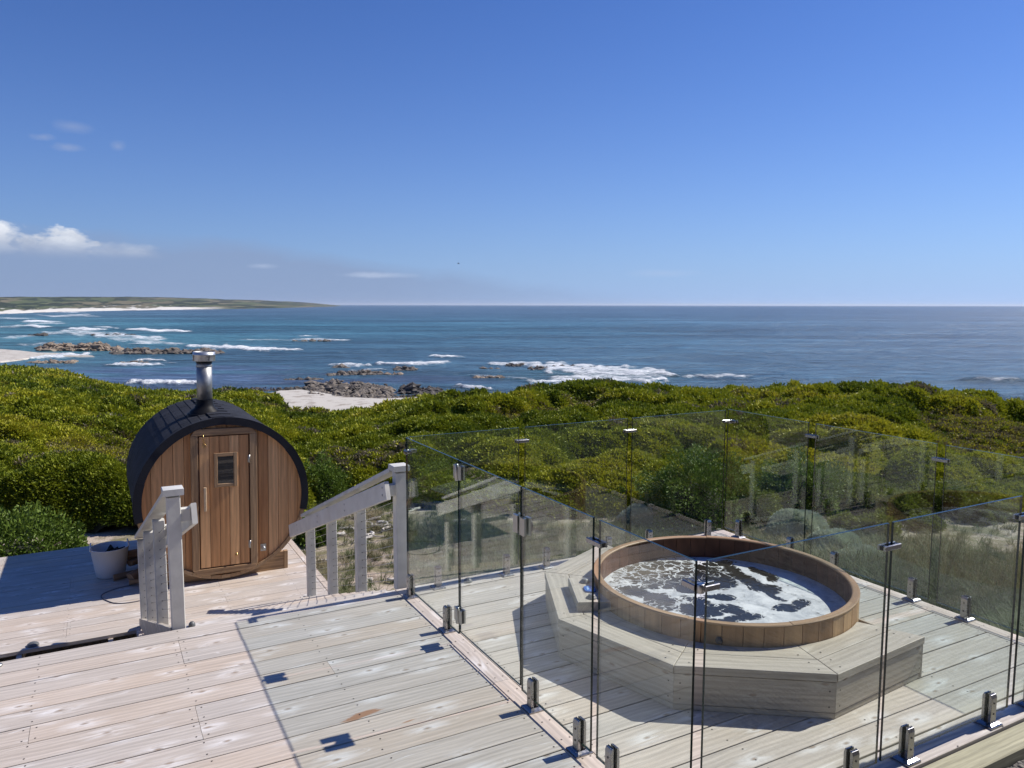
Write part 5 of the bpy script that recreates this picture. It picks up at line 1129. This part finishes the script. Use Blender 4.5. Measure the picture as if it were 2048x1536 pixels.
# ------------------------------------------------------------------ bucket, firewood, small things
bp_ = atz(222, 1150, LZ); bk = empty('bucket', bp_, 'white flexible tub with rope handles and kindling inside, left of the sauna', 'bucket')
bx, by = bp_[0], bp_[1]; mb = MB(); mb.lathe([(.02, .004), (.158, .004), (.165, .012), (.19, .17), (.218, .36), (.226, .365), (.226, .372), (.214, .371), (.184, .17), (.155, .02), (.02, .018)], (bx, by, LZ), 40); mb.build('tub_shell', BUCK, bk)
for s in (-1, 1):
    mb = MB(); mb.tube([(bx + s * .215 - s * .01 * math.sin(t) + .0, by + .085 * math.cos(t), LZ + .36 + .075 * math.sin(t)) for t in np.linspace(0, PI, 12)], .0085, 8); mb.build('handle', BUCK, bk)
def log(mb, c, ang, tilt, l, r, rnd=None):
    c = np.array(c); d = np.array([math.cos(ang) * math.cos(tilt), math.sin(ang) * math.cos(tilt), math.sin(tilt)]); U = np.cross(d, (0, 0, 1)); U /= np.linalg.norm(U); V_ = np.cross(U, d)
    a0 = random.uniform(0, 6.28); span = random.choice((PI * .55, PI * .7, PI * 1.0)); sec = [(0, 0)] + [(r * math.cos(a0 + span * t), r * math.sin(a0 + span * t)) for t in np.linspace(0, 1, 7)]
    lo = min(p_[1] for p_ in [(0, 0)]); mb.prism(sec, -l / 2, l / 2, (d, U, V_, c))
mb = MB()
for k in range(9): log(mb, (bx + random.uniform(-.05, .05), by + random.uniform(-.05, .05), LZ + random.uniform(.20, .32)), random.uniform(-.8, 1.6), random.uniform(.05, .7), random.uniform(.2, .3), random.uniform(.03, .055))
tag(mb.build('kindling', [CHAR]), 'dark kindling heaped in the white tub beside the sauna', 'kindling')
LG = [((258, 1158), .3, .0, .05, 'charred log nearest the bucket'), ((276, 1162), .9, .0, .075, 'dark split log resting against the handrail posts'), ((268, 1138), .2, .11, .08, 'thick pale-ended log at the top of the small stack'), ((284, 1140), .6, .10, .07, 'split log tucked behind the handrail posts'), ((290, 1170), .05, .0, .045, 'pale split log lying at the front of the stack')]
for (px, py), an, up2, r, lab in LG:
    p = atz(px, py, LZ); mb = MB(); log(mb, (p[0], p[1], LZ + r + up2), an, 0, .34, r); tag(mb.build('firewood_log', LOGW), lab, 'log', 'firewood stacked beside the bucket')
hp = atz(262, 1188, LZ); mb = MB(); mb.tube([(hp[0] + (.30 + .03 * math.sin(3 * t)) * math.cos(t), hp[1] + .30 * math.sin(t), LZ + .006) for t in np.linspace(.4, 5.9, 40)], .006, 7); tag(mb.build('cord', simple('grey_cord', (.16, .15, .16), .6)), 'thin dark cord looped on the lower deck in the shade', 'cord')
def dome(px, py, z, r, lab):
    p = atz(px, py, z); mb = MB(); mb.lathe([(r, .0), (r, .008), (r * .9, .02), (r * .55, .032), (.001, .036)], p, 24); tag(mb.build('deck_cap', CAPM), lab, 'deck cap', 'dark caps set on the deck boards')
dome(66, 1291, LZ, .055, 'dark dome standing in for the end of the left handrail shadow on the lower deck'); dome(384, 1252, -.104, .024, 'dark cap on the top stair tread just beyond the left newel'); dome(936, 1164, .0, .035, 'grey cap on the deck inside the gate by the back fence')  # first dome stands in for the tip of the left handrail's shadow
p = atz(-3, 1333, 0); mb = MB(); mb.lathe([(.022, 0), (.022, .012), (.014, .018), (.001, .018)], p, 20); tag(mb.build('steel_cap', CHROME), 'small steel cap cut off by the left picture edge', 'steel cap')
# sleeper and gravel at the lower right
mb = MB(); mb.box((2.15, 2.045, -.13), (5.9, 2.188, -.012), ch=.006); mb.box((5.902, 2.045, -.13), (9.5, 2.188, -.014), ch=.006); tag(mb.build('timber_edging', SLEEP), 'greenish treated pine edging along the near side of the fenced deck', 'edging')
def gravel_mat():
    m, nt, b = new_mat('dark_gravel'); L = nt.links.new; ge = N(nt, 'ShaderNodeNewGeometry'); vo = N(nt, 'ShaderNodeTexVoronoi', inp={'Scale': 42}); L(ge.outputs['Position'], vo.inputs['Vector'])
    x = N(nt, 'ShaderNodeMix', data_type='RGBA'); L(vo.outputs['Color'], x.inputs[0]); x.inputs[6].default_value = (.05, .05, .05, 1); x.inputs[7].default_value = (.22, .20, .18, 1); L(x.outputs[2], b.inputs['Base Color']); b.inputs['Roughness'].default_value = .9
    bp = N(nt, 'ShaderNodeBump', inp={'Strength': 1, 'Distance': .02}); bp.invert = True; L(vo.outputs['Distance'], bp.inputs['Height']); L(bp.outputs[0], b.inputs['Normal']); return m
gx, gy = np.meshgrid(np.linspace(2.05, 9.5, 320), np.linspace(-2.4, 2.04, 200)); gz = -.085 + .03 * fbm(gx * 14, gy * 14, 3, 7) + .03 * (fbm(gx * 2, gy * 2, 2, 8) - .5)
fast_mesh('gravel', np.stack([gx, gy, gz], -1).reshape(-1, 3), grid_faces(320, 200), gravel_mat(), False, None, 'structure')

# ------------------------------------------------------------------ the house behind the viewpoint (seen only as reflections)
ho = empty('house', (1, -2.6, -.2), 'dark weatherboard house wall behind the viewpoint, seen only mirrored in the glass fence', 'house')
mb = MB()
for k in range(30): mb.add([(-9, -2.6, -.2 + k * .16), (11, -2.6, -.2 + k * .16), (11, -2.615, -.2 + (k + 1) * .16), (-9, -2.615, -.2 + (k + 1) * .16)], [(0, 1, 2, 3)])
mb.box((-9, -8, -.2), (11, -2.63, 4.6)); mb.build('wall', CLAD, ho)
mb = MB(); mb.box((-9.5, -8.5, 4.62), (11.5, -2.2, 4.8)); mb.build('roof', CLAD, ho)
for x in (-6, -2.5, 1, 4.5, 8): mb = MB(); mb.box((x - 1.2, -2.598, .2), (x + 1.2, -2.57, 2.5)); wn = mb.build('window', HGLASS, ho)

# ------------------------------------------------------------------ single shrubs, cushions, branches
def on_ground(px, py):
    z = -1.6
    for _ in range(12):
        p = atz(px, py, z); z = .5 * z + .5 * float(ground_z(p[0], p[1]))
    return np.array([p[0], p[1], z])
def shrub(name, label, cat, c, R3, n, ll, lw, mat, seed, group=None, cushion=False, stem=True, fill=.55, yscale=1.):
    r = np.random.default_rng(seed); root = empty(name, c, label, cat, group); c = np.array(c, float)
    d = r.normal(0, 1, (n, 3)); d[:, 2] = np.abs(d[:, 2]) * 1.0 - .12; d /= np.linalg.norm(d, axis=1)[:, None]
    lob = 1 + .22 * np.sin(d[:, 0] * 5 + seed) * np.cos(d[:, 1] * 6 + 1.3 * seed) + .14 * np.sin(11 * d[:, 0] + 7 * d[:, 2] + seed) * (0 if cushion else 1)
    rad = (fill + (1 - fill) * r.random(n) ** .45) * lob if not cushion else (.9 + .1 * r.random(n)) * (1 + .07 * np.sin(d[:, 0] * 7 + seed))
    P = c + np.array([0, 0, R3[2] * (.12 if not cushion else .02)]) + d * rad[:, None] * np.array(R3) * np.array([1, 1, 1.0])
    dd = d + r.normal(0, .75 if not cushion else .28, (n, 3)) + np.array([0, 0, .25]); dd /= np.linalg.norm(dd, axis=1)[:, None]; sd = np.cross(dd, r.normal(0, 1, (n, 3))); sd /= np.linalg.norm(sd, axis=1)[:, None] + 1e-6
    l = (ll * r.uniform(.6, 1.25, n))[:, None]; w_ = (lw * r.uniform(.7, 1.2, n))[:, None]
    nrm = np.cross(dd, sd); V = np.stack([P, P + dd * l * .5 + sd * w_ + nrm * l * .06, P + dd * l, P + dd * l * .5 - sd * w_ + nrm * l * .06], 1).reshape(-1, 3) - c
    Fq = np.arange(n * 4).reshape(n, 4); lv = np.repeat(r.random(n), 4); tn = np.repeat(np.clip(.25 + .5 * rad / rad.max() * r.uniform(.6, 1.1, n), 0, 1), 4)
    fast_mesh('foliage', V, Fq, mat, False, {'lv': ('FLOAT', lv), 'tint': ('FLOAT', tn)}, parent=root)
    mb = MB(); rg = []
    for j in range(9):
        e = -.1 + (PI / 2 + .1) * j / 8; rg.append([c + np.array([R3[0] * fill * 1.05 * math.cos(e) * math.cos(a) * (1 + .12 * math.sin(3 * a + seed)), R3[1] * fill * 1.05 * math.cos(e) * math.sin(a) * (1 + .12 * math.cos(2 * a + seed)), R3[2] * (fill * 1.05 * math.sin(e) + .05)]) for a in np.linspace(0, 2 * PI, 21)[:-1]])
    (mb.rings(rg, cap=True), mb.build('inner_core', CORE if not cushion else SILVC, root))  # added solid core against see-through; near-black CORE stands for inner shade
    if stem:
        mb = MB()
        for q in range(5): a = r.uniform(0, 6.28); mb.tube([c + np.array([0, 0, -.1]), c + np.array([math.cos(a) * R3[0] * .3, math.sin(a) * R3[1] * .3, R3[2] * .4]), c + np.array([math.cos(a) * R3[0] * .7, math.sin(a) * R3[1] * .7, R3[2] * .7])], [.03, .02, .008], 6)
        mb.build('stem', STEM, root)
SILVC = simple('silver_bush_core', (.27, .31, .22), .95)
shrub('leafy_bush', 'rounded glossy green bush beyond the lower deck at far left', 'bush', (-1.25, 13.0, -1.8), (1.25, .9, .92), 13000, .075, .016, LEAFG, 5)
def cushion(px, py, rx, ry, rz, lab, seed, n=5200): shrub('silver_bush', lab, 'bush', on_ground(px, py), (rx, ry, rz), n * 2, .06, .009, SILV, seed, 'silver cushion bushes beyond the glass', True, False, .88)
cushion(1592, 1068, .58, .45, .40, 'largest silver cushion bush on the sand beyond the back fence', 3, 8000)
cushion(1668, 1108, .48, .42, .36, 'silver-green cushion bush just behind the right part of the tub rim', 4)
cushion(1722, 1140, .46, .4, .32, 'low silver-green cushion bush nearest the right back fence', 6)
cushion(1280, 1046, .42, .36, .30, 'small grey-green cushion bush seen above the left part of the tub', 8, 3500)
def bush(px, py, rx, rz, lab, seed, n, mat=LEAFY, ll=.07): p = on_ground(px, py); shrub('green_bush', lab, 'bush', p, (rx, rx * .8, rz), n, ll, .014, mat, seed, 'single green bushes in front of the heath')
bush(1395, 1040, 1.15, 1.15, 'tall dense dark green bush at the middle of the back fence', 12, 15000, LEAFG)
bush(1505, 1040, .55, .55, 'yellow-green bush between the tall bush and the silver bush', 13, 6000)
bush(1600, 1018, .9, .95, 'spreading green bush behind the silver cushion bush', 14, 11000, LEAFG)
bush(1690, 1062, .32, .26, 'small yellowish bush right of the silver bush', 15, 2600)
bush(1752, 1072, .38, .34, 'little green bush on the sand strip behind the near clamp', 16, 3000)
bush(1850, 1058, .30, .22, 'small low bush on the pale sand strip at right', 17, 2200)
bush(1965, 1040, .42, .36, 'green bush on the sand strip near the right picture edge', 18, 3600)
bush(640, 1010, .75, .9, 'leafy bush right of the sauna roof edge', 19, 9000, LEAFG, .08)
bush(632, 1085, .35, .45, 'dark green bush against the right edge of the lower deck', 20, 3600, LEAFG)
bush(2030, 1010, .6, .6, 'yellow-green bush cut by the right picture edge', 21, 5000)
bush(1235, 1020, .5, .45, 'low green bush on the left side of the tall dense bush', 22, 4000, LEAFG)
bush(1800, 1030, .5, .42, 'mid green bush left of the small low bush at the top of the sand strip', 23, 4200)
bush(1895, 1022, .6, .5, 'broad green bush at the top of the sand strip, right of the second right clamp', 24, 5200)
bush(1725, 1022, .5, .5, 'green bush behind the small yellowish bush', 25, 4600)
def branch(px, py, l, ang, seed, lab):
    r = np.random.default_rng(seed); p = on_ground(px, py) + np.array([0, 0, .05]); pts = [p]; a = ang
    for k in range(6): a += r.normal(0, .45); pts.append(pts[-1] + np.array([math.cos(a), math.sin(a), r.normal(0.0, .06)]) * l / 6)
    mb = MB(); mb.tube(pts, [.030, .028, .024, .021, .016, .011, .005], 7)
    for k in (1, 2, 3, 4): b = a + r.choice((-1, 1)) * r.uniform(.6, 1.4); q = pts[k]; mb.tube([q, q + np.array([math.cos(b), math.sin(b), r.uniform(0, .15)]) * l * .14, q + np.array([math.cos(b + .5), math.sin(b + .5), r.uniform(0, .2)]) * l * .3], [.016, .011, .004], 6)
    tag(mb.build('fallen_branch', DRIFT), lab, 'branch', 'bleached branches on the sand')
BR = [((740, 1035), .8), ((762, 1040), 1.0), ((755, 1050), .8), ((672, 1066), .9), ((690, 1072), .7), ((742, 1070), 1.1), ((765, 1066), .9), ((778, 1058), .8), ((735, 1076), .8), ((675, 1125), .5), ((745, 1165), .6), ((775, 1166), .5), ((795, 1012), .7), ((708, 1062), .8), ((840, 1020), .8), ((905, 1050), .7)]
BL = ['bleached branch seen between the two right posts of the right handrail, upper one', 'forked bleached branch high on the sand beside the right newel', 'short bleached branch below the forked one', 'crooked white branch between the first two handrail posts', 'bleached stick touching the crooked white branch', 'long bleached branch in the middle of the twig heap', 'curved bleached branch at the right of the twig heap', 'bleached branch at the top of the twig heap', 'bleached branch at the lower left of the twig heap', 'dark twiggy branch low between the middle posts', 'gnarled dark branch lying near the foot of the newel', 'smooth pale stick beside the gnarled branch', 'dark log at the edge of the heath by the newel', 'thin bleached stick behind the middle post', 'bleached branch seen through the leftmost back panel', 'pale branch on the sand behind the gate']
for k, (((px, py), l), lab) in enumerate(zip(BR, BL)): branch(px, py, l * .7, random.uniform(0, 6.28), 400 + k, lab)
# bird far out over the sea
bd = at_depth(917, 527, 140); mb = MB(); A = np.array([WR[0], WR[1], 0]); U = np.array([0, 0, 1.]); Fd = np.array([WX[0], WX[1], 0])
mb.tube([bd - A * .22, bd - A * .1, bd + A * .08, bd + A * .22], [.01, .05, .055, .01], 8)
for s in (-1, 1): mb.add([bd - A * .06, bd + A * .08, bd + A * .02 + Fd * s * .35 + U * .16, bd - A * .05 + Fd * s * .62 + U * .08, bd - A * .07 + Fd * s * .3 + U * .12], [(0, 1, 2, 3, 4)])
tag(mb.build('bird', CHAR), 'tiny dark seabird flying above the horizon', 'bird')

# ------------------------------------------------------------------ the air between the deck and the horizon
def make_haze():
    m = bpy.data.materials.new('sea_haze'); m.use_nodes = True; nt = m.node_tree; nt.nodes.clear(); out = N(nt, 'ShaderNodeOutputMaterial')
    v = N(nt, 'ShaderNodeVolumePrincipled'); v.inputs['Density'].default_value = 2.6e-5; v.inputs['Color'].default_value = (.78, .87, 1.0, 1); v.inputs['Anisotropy'].default_value = .2
    nt.links.new(v.outputs[0], out.inputs['Volume']); mb = MB(); mb.box((-78000, -78000, -60), (78000, 78000, 75))
    o = mb.build('haze', m, world=False); tag(o, 'thin pale sea haze over the water', 'haze', None, 'stuff')
make_haze()
